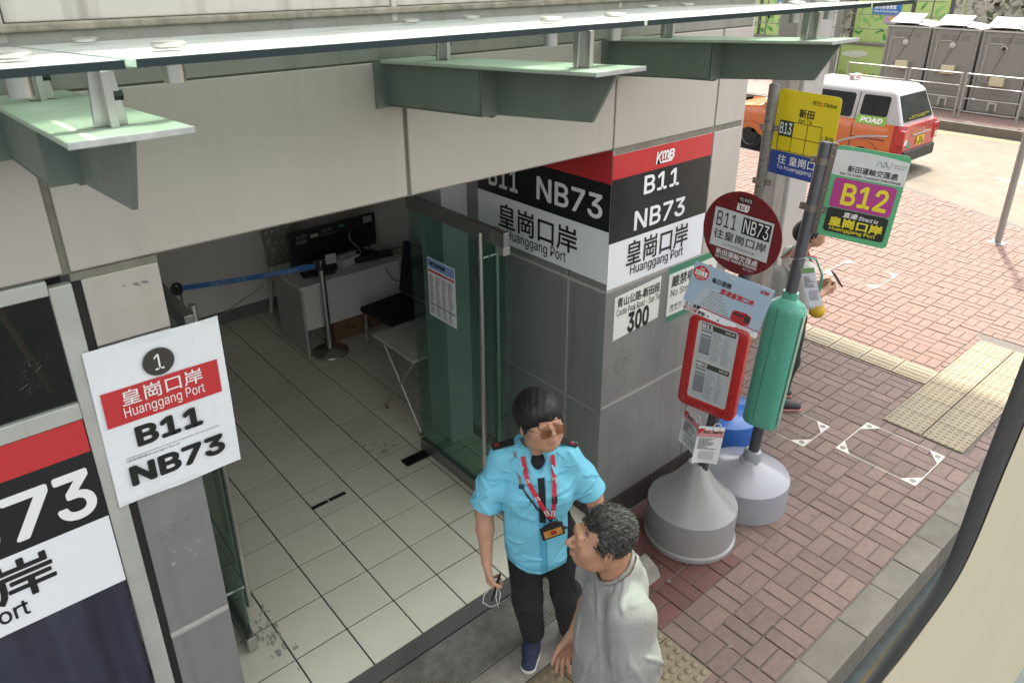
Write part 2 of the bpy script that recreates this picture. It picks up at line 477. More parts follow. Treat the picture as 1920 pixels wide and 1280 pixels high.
# --- threshold: granite strip, ribbed entrance mat, worn stone nosing
thr = box('threshold', m_granite, None, -.33, 1.96, -.098, -.003, -.1, .004, kind='structure')
mat_o = thing('entrance_mat', 'long dark ribbed entrance mat outside the granite threshold', 'door mat', (0, 0, 0))
box('mat_tray', M('mat_tray', (.014, .013, .012), .8), mat_o, -.36, 1.93, -.395, -.102, -.09, -.012)
rb = MB(); y = -.392
m_rib = M('mat_ribs', (.26, .25, .225), .5, 0, var=.35, scale=18, grime=.5)
while y < -.106:
    rb.box(-.355, 1.925, y, y + .0052, -.02, -.001); y += .0138
rb.build('mat_ribs', m_rib, mat_o, kind='stuff')
MB().prism([(-.53, PZ - .02), (-.398, PZ - .02), (-.398, 0), (-.43, -.004), (-.50, -.035), (-.535, PZ)], 'x', -.5, 1.98).build('step', m_sill, None, bev=.006, kind='structure')

# --- gum spots, stains and dry leaves on the paving
r_ = random.Random(12); gs_ = MB()
for k in range(110):
    x = r_.uniform(1.8, 9.5); y = r_.uniform(-1.3, .9); q = r_.uniform(.006, .016)
    if x < 3.2 and y > -.05: continue
    gs_.add([(x + q * r_.uniform(.7, 1.2) * math.cos(a), y + q * r_.uniform(.7, 1.2) * math.sin(a), PZ + .0042 + k * 1e-5) for a in np.linspace(0, 2 * math.pi, 9)[:-1]], [tuple(range(8))])
gs_.build('gum_spots', M('gum', (.16, .135, .12), .8, var=.3, scale=30), pavement, kind='stuff')
lf_ = MB()
for k in range(26):
    x = r_.uniform(2.0, 3.0) if k < 18 else r_.uniform(3.3, 5); y = -.02 - abs(r_.gauss(0, .05)) if k < 18 else r_.uniform(-1.3, 0); a = r_.uniform(0, 6.28); L = r_.uniform(.012, .03); c, s = math.cos(a), math.sin(a); z = PZ + .006
    lf_.add([(x, y, z), (x + L * .5 * c - L * .25 * s, y + L * .5 * s + L * .25 * c, z + r_.uniform(.002, .008)), (x + L * c, y + L * s, z + .002), (x + L * .5 * c + L * .25 * s, y + L * .5 * s - L * .25 * c, z + r_.uniform(.002, .008))], [(0, 1, 2, 3)])
lf_.build('dry_leaves', M('dry_leaf', (.16, .10, .045), .8, var=.4, scale=40), pavement, kind='stuff')
# ================================================================== THE TERMINUS OFFICE BUILDING
m_fas = M('fascia_panel', (.47, .42, .385), .38, var=.05, scale=1.6, bump=.03, bscale=150, rnd=.02, streak=.2, gcol=(.33, .31, .27), grime=.16)
m_alu = M('alu_panel', (.28, .278, .275), .34, .35, var=.12, scale=3, bump=.08, bscale=40, streak=.4, gcol=(.15, .145, .13), grime=.4)
m_alud = M('alu_panel_jamb', (.27, .275, .27), .4, .3, var=.08, scale=3, bump=.05, bscale=60, streak=.25, gcol=(.12, .12, .11), grime=.2)
m_seal = M('joint_sealant', (.20, .185, .15), .7, var=.2, scale=20, grime=.4)
m_seall = M('joint_sealant_light', (.42, .40, .37), .6, var=.2, scale=30, grime=.3, gcol=(.2, .19, .17))
m_frame = M('white_frame', (.46, .46, .43), .45, .2, var=.12, scale=8, bump=.15, bscale=70, streak=.3, gcol=(.22, .21, .19))
m_wallw = M('wall_paint', (.70, .68, .64), .8, var=.05, scale=2)
m_dark = M('dark_void', (.02, .018, .016), .8, var=.2)
m_stain = M('stained_cladding', (.50, .48, .43), .6, var=.08, scale=3, streak=.55, gcol=(.16, .15, .12), grime=.2)
m_mould = M('mouldy_ledge', (.22, .20, .15), .9, var=.4, scale=30, bump=.6, bscale=80, streak=.5, gcol=(.40, .37, .30))
m_flash = M('grey_flashing', (.27, .27, .235), .5, .3, var=.15, scale=5, streak=.25)
m_plinth = M('plinth_tile', (.045, .04, .036), .45, var=.25, scale=20, rnd=.2, grime=.4, gcol=(.10, .09, .08))
bld = thing('office_building', 'panel-clad bus terminus office with a wide open doorway and glass canopy', 'building')
E_ = .0
def panel(name, mat, x0, x1, z0, z1, y0=0.0, th=.02, bev=.004):
    return box(name, mat, bld, x0, x1, y0, y0 + th, z0, z1, bev=bev)
# fascia over the doorway
for x0, x1 in ((-3.0, -1.905), (-1.885, -.618), (-.594, .674), (.694, 1.943), (1.955, 2.832), (2.846, 3.13)):
    panel('fascia_panel', m_fas, x0, x1, 2.462, 3.012)
box('fascia_backing', m_seal, bld, -3.0, 3.128, .012, .03, 2.455, 3.02)
box('fascia_soffit', m_seal, bld, -.335, 1.965, .0305, .30, 2.452, 2.475)
# pillar with the doorway number poster
panel('pillar_panel', m_fas, -.573, -.337, 2.185, 2.428); panel('pillar_panel', m_alu, -.573, -.337, .872, 2.18)
panel('pillar_panel', m_alu, -.573, -.337, PZ, .848)
box('pillar_joint', m_seall, bld, -.573, -.338, .004, .02, .8481, .8719)
box('pillar_core', m_alud, bld, -.598, -.337, .0205, .26, PZ - .2, 2.44)
box('pillar_head_joint', m_seal, bld, -.60, -.335, .006, .0204, 2.4285, 2.4545)
box('pillar_channel', m_dark, bld, -.6, -.574, .012, .0203, PZ - .2, 2.428)
# front panels of the corner pillar
for x0, x1 in ((1.953, 2.832), (2.846, 3.13)):
    panel('pillar_panel', m_alu, x0, x1, .868, 1.628); panel('pillar_panel', m_alu, x0, x1, .095, .852)
    panel('pillar_panel', m_fas, x0, x1, 1.645, 2.425)
box('pillar_core', m_alud, bld, 1.972, 3.126, .0205, .9, PZ - .2, 3.0)
for z0, z1 in ((.8525, .8675), (1.6285, 1.6445)): box('pillar_joint', m_seall, bld, 1.953, 3.128, .005, .0204, z0, z1)
box('pillar_joint', m_seal, bld, 2.8325, 2.8455, .006, .0204, .095, 2.425)
box('pillar_joint', m_seal, bld, 1.953, 3.128, .006, .0204, 2.4255, 2.4615)
# end wall of the building, facing the sunlit paving
box('end_wall', m_fas, bld, 3.1265, 3.1465, .004, 6.0, PZ - .2, 3.2)
# jamb: side of the doorway (plane x = 1.965)
for y0, y1 in ((.003, .298), (.314, 1.298)):
    for z0, z1, mm in ((.095, .812, m_alud), (.826, 1.618, m_alud), (1.64, 2.45, m_alud)):
        box('jamb_panel', mm, bld, 1.952, 1.9715, y0, y1, z0, z1, bev=.003)
box('jamb_joint', m_seall, bld, 1.958, 1.9714, .2985, .3135, .095, 1.638)
for z0, z1 in ((.8125, .8255), (1.6185, 1.6395)): box('jamb_joint', m_seall, bld, 1.957, 1.9713, .003, 1.297, z0, z1)
# plinth: narrow upright dark tiles with pale joints
m_pj = M('plinth_joint', (.30, .27, .23), .9)
box('plinth_backing', m_pj, bld, 1.966, 3.125, .0045, .0202, PZ - .05, .0945)
x = 1.955
while x < 3.11:
    box('plinth_tile', m_plinth, bld, x, min(x + .0295, 3.126), -.004, .0044, PZ - .02, .094); x += .0325
y = .008
while y < 1.28:
    box('plinth_tile', m_plinth, bld, 1.950, 1.9655, y, y + .0295, -.02, .094); y += .0325
# pier at the door line
m_pier = M('pier_panel', (.52, .52, .54), .5, 0, var=.04)
box('pier', m_pier, bld, 1.742, 1.9715, 1.299, 1.56, 0, 2.5, bev=.003)
box('pier', m_alud, bld, -.60, -.337, 1.299, 1.56, 0, 2.5, bev=.003)
box('side_wall', m_alud, bld, -.42, -.3372, .2605, 1.2985, 0, 2.5)
# interior shell
box('back_wall', m_wallw, bld, -1.0, 2.95, 4.47, 4.6, -.05, 2.5)
box('side_wall', m_wallw, bld, 2.75, 2.95, 1.56, 4.4695, -.05, 2.5)
box('side_wall', m_wallw, bld, -1.0, -.6, 1.561, 4.4695, -.05, 2.5)
box('ceiling', M('ceiling_paint', (.62, .62, .60), .8), bld, -1.0, 2.95, .301, 4.6, 2.501, 2.6)
m_skirt = M('grey_skirting', (.16, .16, .155), .5)
box('skirting', m_skirt, bld, -.6, 2.75, 4.458, 4.4695, 0, .13); box('skirting', m_skirt, bld, 2.738, 2.7495, 1.57, 4.457, 0, .13)
# cladding above the canopy
for x0, x1 in ((-2.0, -.628), (-.6, .652), (.68, 1.935), (1.96, 3.126)):
    panel('upper_panel', m_stain, x0, x1, 3.212, 5.2, .006)
    box('upper_channel', m_stain, bld, x1 + .002, x1 + .024, .0, .02, 3.16, 5.2)
box('mouldy_ledge', m_mould, bld, -2.0, 3.12, -.02, .03, 3.186, 3.2105, bev=.006)
box('grey_flashing', m_flash, bld, -2.0, 3.124, .002, .03, 3.02, 3.1855)
box('upper_wall', m_flash, bld, -2.0, 3.1, .032, .3, 3.021, 5.2)
# big flat roof: shades the doorway and the near paving, carried by the steel column
box('roof_slab', M('roof_concrete', (.55, .55, .53), .8), bld, -7, 8.45, -.18, 14, 5.2, 5.5)
m_col = M('column_paint', (.42, .42, .41), .45, .2, var=.06, streak=.12, gcol=(.25, .25, .24))
colm = thing('steel_column', 'pale grey square steel column carrying the roof behind the bus stop poles', 'column', (5.86, 1.17, 0))
box('shaft', m_col, colm, -.19, .19, -.17, .17, PZ - .02, 5.2, bev=.02, seg=3)
box('corner_strip', M('column_strip', (.60, .60, .57), .4, .3), colm, -.1995, -.1905, -.12, -.03, PZ, 5.2)
box('base_plate', m_col, colm, -.27, .27, -.25, .25, PZ - .01, PZ + .02, bev=.004)

# ------------------------------------------------------------------ shop window bay with the long route board
win = thing('window_bay', 'silver framed window bay with dark glass and curtain beside the doorway pillar', 'window')
for (x0, x1, z0, z1) in ((-.668, -.602, PZ, 2.4265), (-3.0, -.6685, 2.402, 2.452), (-3.0, -.6685, 1.946, 2.008)):
    box('frame_bar', m_frame, win, x0, x1, -.006, .03, z0, z1, bev=.004)
for (z0, z1) in ((2.0085, 2.4015), (PZ, 1.226)):
    box('pane', glass('dark_window_glass', (.45, .44, .43), 1.0) if z0 > 1 else glass('clear_window_glass', (.80, .81, .83), 1.0), win, -3.0, -.669, .012, .016, z0, z1)
box('window_recess', m_dark, win, -3.0, -.6, .9, .95, PZ, 2.45); box('window_shelf', M('shelf_wood', (.10, .05, .025), .5), win, -3.0, -.62, .06, .5, 1.97, 2.0)
cur = MB()
cur.grid(lambda u, v: (-3.0 + 2.33 * u, .075 + .03 * math.sin(u * 60 + 1.2 * math.sin(v * 3)) + .012 * math.sin(u * 131 + v * 2), PZ + 1.31 * v), 220, 10)
cur.build('curtain', M('navy_curtain', (.11, .115, .18), .8, var=.25, scale=3), win, smooth='all')
stick = MB().tube([(-.80, .10, 2.36), (-.765, .12, 2.2), (-.72, .14, 2.01)], .011, 8).build('bamboo_stick', M('bamboo', (.42, .28, .08), .5), None, label='yellow bamboo stick leaning behind the dark window glass', cat='stick')
fb = MB(); r_ = random.Random(5)
for k in range(46):
    x = r_.uniform(-.79, -.70); z = r_.uniform(2.03, 2.16); a = r_.uniform(0, 6.28); l = r_.uniform(.01, .035)
    fb.tube([(x, .10 + r_.uniform(0, .03), z), (x + l * math.cos(a), .10 + r_.uniform(0, .03), z + l * math.sin(a))], .0012, 4)
fb.build('foil_strips', M('foil', (.6, .6, .62), .2, 1.0), None, kind='stuff', label='crumpled shreds of silver foil behind the dark window', cat='foil')

# ------------------------------------------------------------------ glass canopy on steel outriggers
m_green = M('painted_steel_green', (.17, .20, .175), .45, .25, var=.10, scale=8, bump=.1, bscale=50, streak=.25, gcol=(.13, .14, .12), grime=.2, rnd=.03)
m_flg = M('pale_flange', (.48, .515, .44), .5, .1, var=.12, scale=9, bump=.15, bscale=40, grime=.25, gcol=(.25, .29, .23))
m_paint = M('chipped_white_edge', (.44, .44, .42), .6, var=.25, scale=40, bump=.4, bscale=90, grime=.3)
can = thing('glass_canopy', 'frosted glass canopy on three tapered steel arms above the doorway', 'canopy')
SL = -.055
def cz(y, base): return base + SL * y          # arms rise slightly towards the street
for bx in (-.60, .672, 1.945):
    arm = MB()
    arm.prism([(-.002, 2.845), (-.002, 3.012), (-1.14, 3.012 - SL * 1.14), (-1.05, 2.925), (-.60, 2.885), (-.58, 2.872)], 'x', bx - .006, bx + .006)
    arm = arm.build('bracket_arm', m_green, can, bev=.002)
    fl = MB(); w = .105
    ps = [(-.03, 3.012 + .0005), (-1.145, 3.0125 - SL * 1.145), (-1.145, 3.0245 - SL * 1.145), (-.03, 3.0245)]
    fl.prism(ps, 'x', bx - w, bx + w).build('top_flange', m_flg, arm, bev=.003)
    box('flange_edge', m_paint, arm, bx - w, bx + w, -1.1525, -1.1455, 3.0745, 3.0885, bev=.002)
    for sx in (-1, 1):                                  # closed box part near the wall
        MB().prism([(-.004, 2.85), (-.004, 3.0115), (-.60, 3.0115 - SL * .60), (-.60, 2.89)], 'x', bx + sx * .068 - .004, bx + sx * .068 + .004).build('side_plate', m_green, arm)
    MB().prism([(-.004, 2.846), (-.604, 2.886), (-.604, 2.892), (-.004, 2.852)], 'x', bx - .072, bx + .072).build('bottom_plate', m_green, arm)
    MB().prism([(-.605, 2.887), (-.605, 3.012 - SL * .605), (-.611, 3.012 - SL * .605), (-.611, 2.887)], 'x', bx - .072, bx + .072).build('end_plate', m_green, arm)
    box('wall_plate', m_green, arm, bx - .12, bx + .12, -.012, -.002, 2.84, 3.018)
    for yy in (-.30, -1.00):
        zt = cz(yy, 3.0245); zg = cz(yy, 3.145)
        post = MB()
        post.prism([(bx - .030, zt), (bx + .030, zt), (bx + .022, zg - .016), (bx - .022, zg - .016)], 'y', yy - .006, yy + .006)
        post.box(bx - .008, bx + .008, yy - .035, yy + .035, zt, zg - .016)
        post = post.build('clamp_post', STEEL, arm, bev=.002)
        box('spider_bar', STEEL, post, bx - .155, bx + .155, yy - .022, yy + .022, zg - .0155, zg - .007, bev=.003)
        MB().tube([(bx + .012, yy, zt + .055), (bx + .03, yy, zt + .055)], .011, 6).build('bolt', M('dark_bolt', (.06, .06, .06), .4, .8), post)
        for sx in (-1, 1):
            c0 = (bx + sx * .13, yy, 0)
            MB().lathe([(.021, zg - .052), (.021, zg - .016)], c0, 18).build('glass_bolt', STEEL, post, smooth=True)
            MB().lathe([(.030, zg + .0135), (.032, zg + .016), (.032, zg + .022), (.028, zg + .0245)], c0, 22).build('cap_disc', STEEL, post, smooth=True)
gl = glass('canopy_glass', (.74, .88, .79), .6, dust_haze=.30, dcol=(.78, .80, .77), rough=.12)
glu = M('glass_edge', (.018, .032, .036), .12, var=.05)
for x0, x1 in ((-1.86, -.609), (-.592, .664), (.68, 1.937), (1.953, 2.30)):
    p = MB(); p.prism([(-.05, cz(-.05, 3.140)), (-1.225, cz(-1.225, 3.140)), (-1.225, cz(-1.225, 3.152)), (-.05, cz(-.05, 3.152))], 'x', x0, x1)
    p = p.build('glass_pane', gl, can)
    MB().prism([(-1.2255, cz(-1.2255, 3.139)), (-1.2285, cz(-1.2285, 3.139)), (-1.2285, cz(-1.2285, 3.153)), (-1.2255, cz(-1.2255, 3.153))], 'x', x0, x1).build('pane_edge', glu, p)

# smudges, tape remains and scratches on the cladding
r_ = random.Random(44)
def smudge(fn, n, w, h, mat, sz=(.004, .016)):
    b = MB()
    for k in range(n):
        u, v = r_.gauss(0, w), r_.gauss(0, h); q = r_.uniform(*sz); e = r_.uniform(.25, .6); a0 = r_.uniform(-.6, .6)
        b.add([fn(u + q * r_.uniform(.6, 1.2) * math.cos(a) * math.cos(a0) - q * e * math.sin(a) * math.sin(a0), v + q * r_.uniform(.6, 1.2) * math.cos(a) * math.sin(a0) + q * e * math.sin(a) * math.cos(a0), k * 4e-6) for a in np.linspace(0, 2 * math.pi, 8)[:-1]], [tuple(range(7))])
    b.build('smudge_marks', mat, bld, kind='stuff')
m_sm = M('smudge_dark', (.185, .182, .174), .6, var=.3, scale=60); m_sl = M('smudge_pale', (.35, .345, .335), .6, var=.2, scale=60)
smudge(lambda u, v, e: (2.16 + u, -.0006 - e, 1.14 + v + .25 * u), 26, .07, .02, m_sm); smudge(lambda u, v, e: (2.10 + u, -.0006 - e, 1.02 + v), 10, .02, .06, m_sm)
smudge(lambda u, v, e: (1.9514 - e, .45 + u, .93 + v), 10, .02, .02, m_sm); smudge(lambda u, v, e: (1.9514 - e, .66 + u, 1.33 + v + .3 * u), 12, .05, .015, m_sm); smudge(lambda u, v, e: (1.9514 - e, .70 + u, 1.47 + v), 5, .01, .008, m_sl); smudge(lambda u, v, e: (1.9514 - e, .35 + u, 1.25 + v), 14, .006, .05, m_sl, (.003, .007)); smudge(lambda u, v, e: (1.9514 - e, .10 + u, 1.0 + v), 14, .008, .05, m_sl, (.003, .008))
smudge(lambda u, v, e: (-.46 + u, -.0006 - e, 1.36 + v), 20, .06, .012, m_sm); smudge(lambda u, v, e: (-.44 + u, -.0006 - e, 1.22 + v), 14, .03, .03, m_sl, (.004, .010)); smudge(lambda u, v, e: (2.3 + u, -.0006 - e, .5 + v), 16, .2, .12, m_sm, (.003, .008)); smudge(lambda u, v, e: (-.42 + u, -.0006 - e, 2.37 + v), 8, .03, .004, m_sm, (.004, .012))
# ================================================================== DOORS
m_dglass = glass('door_glass', (.62, .78, .72), 1.2, dust_haze=.03, dcol=(.12, .34, .29))  # the teal haze paints a faint green glow into the leaf
m_rail = M('door_rail', (.30, .29, .28), .35, .8, var=.1, grime=.2)
def door(label, x, y0, y1, rz, sides):
    d = thing('glass_door', label, 'door', (x, y1, 0), (0, 0, rz), group='pair of open glass doors')
    L = y1 - y0
    box('glass_leaf', m_dglass, d, -.006, .006, -L, 0, .098, 1.90)
    box('top_rail', m_rail, d, -.02, .02, -L - .002, .002, 1.897, 1.985, bev=.003)
    b = box('bottom_rail', m_rail, d, -.022, .022, -L - .002, .002, .012, .10, bev=.003)
    box('rail_shoe', STEEL, b, -.024, .024, -L - .005, -L + .03, .014, .102, bev=.003)
    MB().lathe([(.014, 1.985), (.014, 2.50)], (0, -.05, 0), 14).build('pivot', m_rail, d)
    box('lock_box', M('lock_plate', (.34, .33, .31), .4, .6), d, -.026, .026, -L - .004, -L + .05, 1.85, 1.90, bev=.003)
    for s in (-1, 1):
        h = MB().lathe([(.0165, .16), (.0165, 1.96)], (s * .06, -L + .16, 0), 18).build('pull_handle', STEEL, d, smooth=True)
        for z in (.30, 1.80):
            MB().tube([(s * .006, -L + .16, z), (s * .058, -L + .16, z)], .010, 10).build('handle_stud', STEEL, h)
    return d
dr = door('glass door leaf with paper notice, open against the grey jamb', 1.547, .40, 1.39, 0, 1)
dl = door('glass door leaf standing open behind the poster pillar', -.125, .49, 1.36, R(-1.5), -1)
# taped notice on the leaf (faces the doorway)
no = thing('door_notice', 'printed timetable notice taped to the open glass door', 'notice', (1.5385, 1.192, 0), (0, 0, R(-90)))
patch(no, 0, .303, 1.20, 1.615, WHITE, -.001, 'sheet'); patch(no, .008, .295, 1.545, 1.607, M('print_blue', (.22, .36, .62), .5, var=.2, scale=30), -.0016, 'header_print')
text(no, '九龍巴士服務時間表', .015, .20, 1.565, 1.592, INK, -.0026, cjk=True, bold=.02)
patch(no, .010, .293, 1.518, 1.532, INKR, -.0016, 'red_rule'); rows(no, .015, .29, 1.30, 1.50, 15, INKG, seed=3, cols=4, frac=(.5, .9)); rows(no, .015, .29, 1.215, 1.285, 5, INKG, seed=4, cols=4, frac=(.5, .9)); patch(no, .01, .293, 1.287, 1.295, INK, -.0016, 'black_rule')

# ================================================================== INSIDE THE OFFICE
m_desk = M('white_laminate', (.60, .60, .57), .4, var=.04)
m_desk2 = M('grey_laminate', (.36, .36, .34), .5, var=.05)
m_blk = M('black_plastic', (.012, .012, .013), .4, var=.1)
m_cable = M('cable_black', (.010, .010, .010), .5, var=0)
m_cabw = M('cable_white', (.45, .44, .42), .5, var=0)
desk = thing('desk', 'white office desk with a grey side panel behind the queue posts', 'desk', (0, 0, 0))
box('desktop', m_desk, desk, 1.50, 2.62, 3.20, 3.85, .695, .722, bev=.003)
box('side_panel', m_desk2, desk, 1.525, 1.55, 3.25, 3.82, 0, .695); box('side_panel', m_desk2, desk, 2.57, 2.595, 3.25, 3.82, 0, .695)
box('modesty_panel', m_desk, desk, 1.551, 2.569, 3.262, 3.28, .255, .694)
tv = thing('television', 'large flat television standing on the desk with its back turned', 'television', (2.10, 3.66, .722), (0, 0, R(3)))
box('back_cover', M('tv_back', (.016, .018, .022), .5, var=.2), tv, -.47, .47, -.02, .02, .03, .36, bev=.006)
box('electronics_hump', m_blk, tv, -.30, .30, -.05, -.0205, .06, .24, bev=.01)
box('foot', m_blk, tv, -.30, -.26, -.10, .10, 0, .031, bev=.004); box('foot', m_blk, tv, .26, .30, -.10, .10, 0, .031, bev=.004)
tvw = M('chalk_ink', (.30, .30, .29), .7, var=0)
text(tv, '九巴', -.40, -.29, .285, .325, tvw, -.022, cjk=True, name='chalk_writing'); text(tv, '物產', -.40, -.29, .235, .275, tvw, -.022, cjk=True, name='chalk_writing')
text(tv, 'KMB', -.12, -.02, .30, .325, tvw, -.022, name='chalk_writing'); text(tv, 'Property', -.14, .03, .255, .285, tvw, -.022, shear=.2, name='chalk_writing')
patch(tv, -.25, -.17, .27, .305, M('cream_label', (.42, .38, .28), .6), -.0215, 'sticker'); patch(tv, .06, .11, .305, .325, M('teal_label', (.08, .30, .32), .6), -.0215, 'sticker'); patch(tv, .33, .43, .28, .345, m_desk2, -.0215, 'sticker')
kb = thing('monitor_stand', 'small paper note clipped to a black holder on the desk', 'holder', (1.92, 3.40, .722), (0, 0, R(-8)))
box('holder', m_blk, kb, -.05, .05, -.03, .03, 0, .06, bev=.006); box('stem', m_blk, kb, -.008, .008, -.006, .006, .06, .10); box('paper_note', M('paper', (.55, .55, .52), .7), kb, -.05, .05, -.012, -.008, .07, .165)
for i, (x, y, w, d, h, lab) in enumerate(((2.30, 3.45, .24, .18, .055, 'black router box among the cables on the desk'), (2.50, 3.40, .14, .12, .04, 'black adaptor block at the desk corner'), (2.12, 3.46, .22, .13, .07, 'white telephone base beside the television on the desk'), (1.78, 3.40, .30, .14, .02, 'black keyboard lying behind the blue belt'))):
    t = thing('desk_device', lab, ('router', 'adaptor', 'telephone', 'keyboard')[i], (x, y, .7225), (0, 0, R(random.uniform(-15, 15))))
    box('case', m_desk if i == 2 else m_blk, t, -w / 2, w / 2, -d / 2, d / 2, 0, h, bev=.006)
    if i == 0:
        for sx in (-.08, .08): MB().tube([(sx, .07, .05), (sx * 1.2, .08, .22)], .006, 6).build('antenna', m_blk, t)
    elif i == 2: box('handset', m_desk2, t, -.09, .09, -.03, .03, .0705, .105, bev=.012)
    else: box('top_plate', M('grey_key', (.05, .05, .052), .5), t, -w * .42, w * .42, -d * .36, d * .36, h + .0003, h + .004)
def cable(pts, r, mat, label, n=40):
    P_ = [Vector(p) for p in pts]; out = []
    for i in range(len(P_) - 1):
        a, b, c, d = P_[max(i - 1, 0)], P_[i], P_[i + 1], P_[min(i + 2, len(P_) - 1)]
        for k in range(8):
            t = k / 8; out.append(.5 * ((2 * b) + (c - a) * t + (2 * a - 5 * b + 4 * c - d) * t * t + (3 * b - 3 * c + d - a) * t ** 3))
    out.append(P_[-1])
    return MB().tube(out, r, 6).build('cable', mat, None, smooth='all', label=label, cat='cable')
cable([(2.25, 3.60, .98), (2.2, 3.52, .93), (2.28, 3.48, .80), (2.18, 3.44, .76), (2.05, 3.42, .74)], .004, m_cabw, 'pale cable looping down the back of the television')
cable([(2.38, 3.60, .99), (2.45, 3.53, .9), (2.36, 3.47, .80), (2.5, 3.43, .75), (2.52, 3.36, .745)], .004, m_cable, 'black cable drooping from the television to the adaptor block')
cable([(2.53, 3.39, .76), (2.64, 3.30, .80), (2.68, 3.28, .70), (2.66, 3.24, .40), (2.70, 3.26, .20), (2.69, 3.3, .02)], .005, m_cable, 'black cable hanging from the desk corner to the floor')
cable([(2.44, 3.34, .73), (2.40, 3.19, .62), (2.50, 3.18, .52), (2.60, 3.19, .60), (2.56, 3.28, .73)], .004, m_cable, 'black cable loop hanging over the front of the desk')
cable([(1.66, 4.44, .30), (1.3, 4.44, .16), (1.0, 4.42, .05), (.7, 4.42, .01)], .004, m_cabw, 'white cable drooping along the skirting of the back wall')
cable([(1.62, 3.36, .726), (1.72, 3.27, .726), (1.80, 3.24, .726), (1.86, 3.30, .726), (1.92, 3.36, .74)], .003, m_cabw, 'thin white cord lying on the desk behind the belt')
# plastic chair with a pebble-holed back
pc = thing('plastic_chair', 'cream plastic garden chair with a pebble-holed back behind the desk', 'chair', (1.90, 4.18, 0), (0, 0, R(180)))
m_pc = M('cream_plastic', (.60, .57, .50), .45, var=.05)
box('seat', m_pc, pc, -.22, .22, -.21, .21, .41, .435, bev=.012, seg=3)
for sx in (-1, 1):
    for sy in (-1, 1):
        MB().tube([(sx * .19, sy * .18, .42), (sx * .235, sy * .215, 0)], [.024, .018], 8).build('leg', m_pc, pc)
def holed_back():
    bm = bmesh.new(); nx, nz = 44, 52; W_, H_ = .215, .50; r = random.Random(11)
    holes = []
    while len(holes) < 40:
        x, z, q = r.uniform(-.16, .16), r.uniform(.10, .45), r.uniform(.016, .032)
        if all(math.hypot(x - a, z - b) > q + c + .009 for a, b, c in holes): holes.append((x, z, q))
        elif r.random() < .004: break
    vs = {}
    def inside(x, z):
        if z > .42 and math.hypot(max(abs(x) - .135, 0), z - .42) > .08: return False
        return not any(math.hypot(x - a, z - b) < c for a, b, c in holes)
    for i in range(nx):
        for j in range(nz):
            x = -W_ + 2 * W_ * (i + .5) / nx; z = H_ * (j + .5) / nz
            if inside(x, z):
                q = []
                for (a, b) in ((i, j), (i + 1, j), (i + 1, j + 1), (i, j + 1)):
                    if (a, b) not in vs:
                        X = -W_ + 2 * W_ * a / nx; Z = H_ * b / nz; vs[(a, b)] = bm.verts.new((X, -.20 - .16 * Z - .05 * math.cos(X / W_ * 1.3) + .05, .43 + Z))
                    q.append(vs[(a, b)])
                bm.faces.new(q)
    bmesh.ops.solidify(bm, geom=bm.faces[:], thickness=.012)
    me = bpy.data.meshes.new('backrest'); bm.to_mesh(me); bm.free(); me.materials.append(m_pc); return me
obj('backrest', holed_back(), pc)
# small folding table with scuffed top
ft = thing('folding_table', 'small white folding table with scuffed top beside the glass door', 'table', (1.80, 1.80, 0))
m_ft = M('scuffed_white_top', (.42, .42, .38), .5, var=.12, scale=12, grime=.4, gcol=(.25, .24, .2))
box('table_top', m_ft, ft, -.22, .24, -.28, .30, .655, .675, bev=.012, seg=3)
m_leg = M('grey_tube', (.33, .33, .30), .4, .5)
for sx in (-.17, .19):
    for a, b in (((-.24), .24), (.24, -.26)):
        MB().tube([(sx, a, .655), (sx, b, .02)], .011, 8).build('leg', m_leg, ft)
        MB().lathe([(.014, 0), (.014, .03)], (sx, b, 0), 10).build('rubber_foot', M('brown_rubber', (.12, .06, .03), .7), ft)
MB().tube([(-.17, -.24, .03), (.19, -.24, .03)], .009, 8).build('cross_bar', m_leg, ft)
# black stacking chair
bc = thing('black_chair', 'black padded chair with pale legs between desk and folding table', 'chair', (2.22, 2.78, 0), (0, 0, R(-85)))
m_bc = M('black_fabric', (.008, .008, .008), .85, var=.1)
box('seat', m_bc, bc, -.24, .24, -.24, .24, .42, .475, bev=.02, seg=3)
MB().prism([(.20, .50), (.255, .50), (.335, .98), (.29, .98)], 'x', -.23, .23).build('backrest', m_bc, bc, bev=.015, seg=3)
for sx in (-.2, .2):
    for y0_, y1_ in ((-.2, -.22), (.2, .24)): MB().tube([(sx, y0_, .43), (sx * 1.05, y1_, 0)], .011, 8).build('leg', m_leg, bc)
# cartons under the desk
m_ctn = M('carton', (.16, .09, .045), .8, var=.15, scale=15)
for k, (x, y, w, d, h, lab) in enumerate(((2.05, 3.50, .34, .26, .22, 'brown carton on the floor under the desk'), (2.38, 3.52, .26, .26, .30, 'taller brown carton under the desk by the wall'))):
    t = thing('carton', lab, 'carton', (x, y, 0), (0, 0, R(-6 + 14 * k)), group='cartons under the desk')
    box('body', m_ctn, t, -w / 2, w / 2, -d / 2, d / 2, 0, h, bev=.003)
    for sx in (-1, 1): MB().add([(-w / 2, sx * d / 2, h), (w / 2, sx * d / 2, h), (w / 2, sx * (d / 2 + .07), h + .05), (-w / 2, sx * (d / 2 + .07), h + .05)], [(0, 1, 2, 3)]).build('flap', m_ctn, t)
    text(t, ('A4', 'FRAGILE')[0], -.05, .05, .08, .14, INK, -d / 2 - .002)
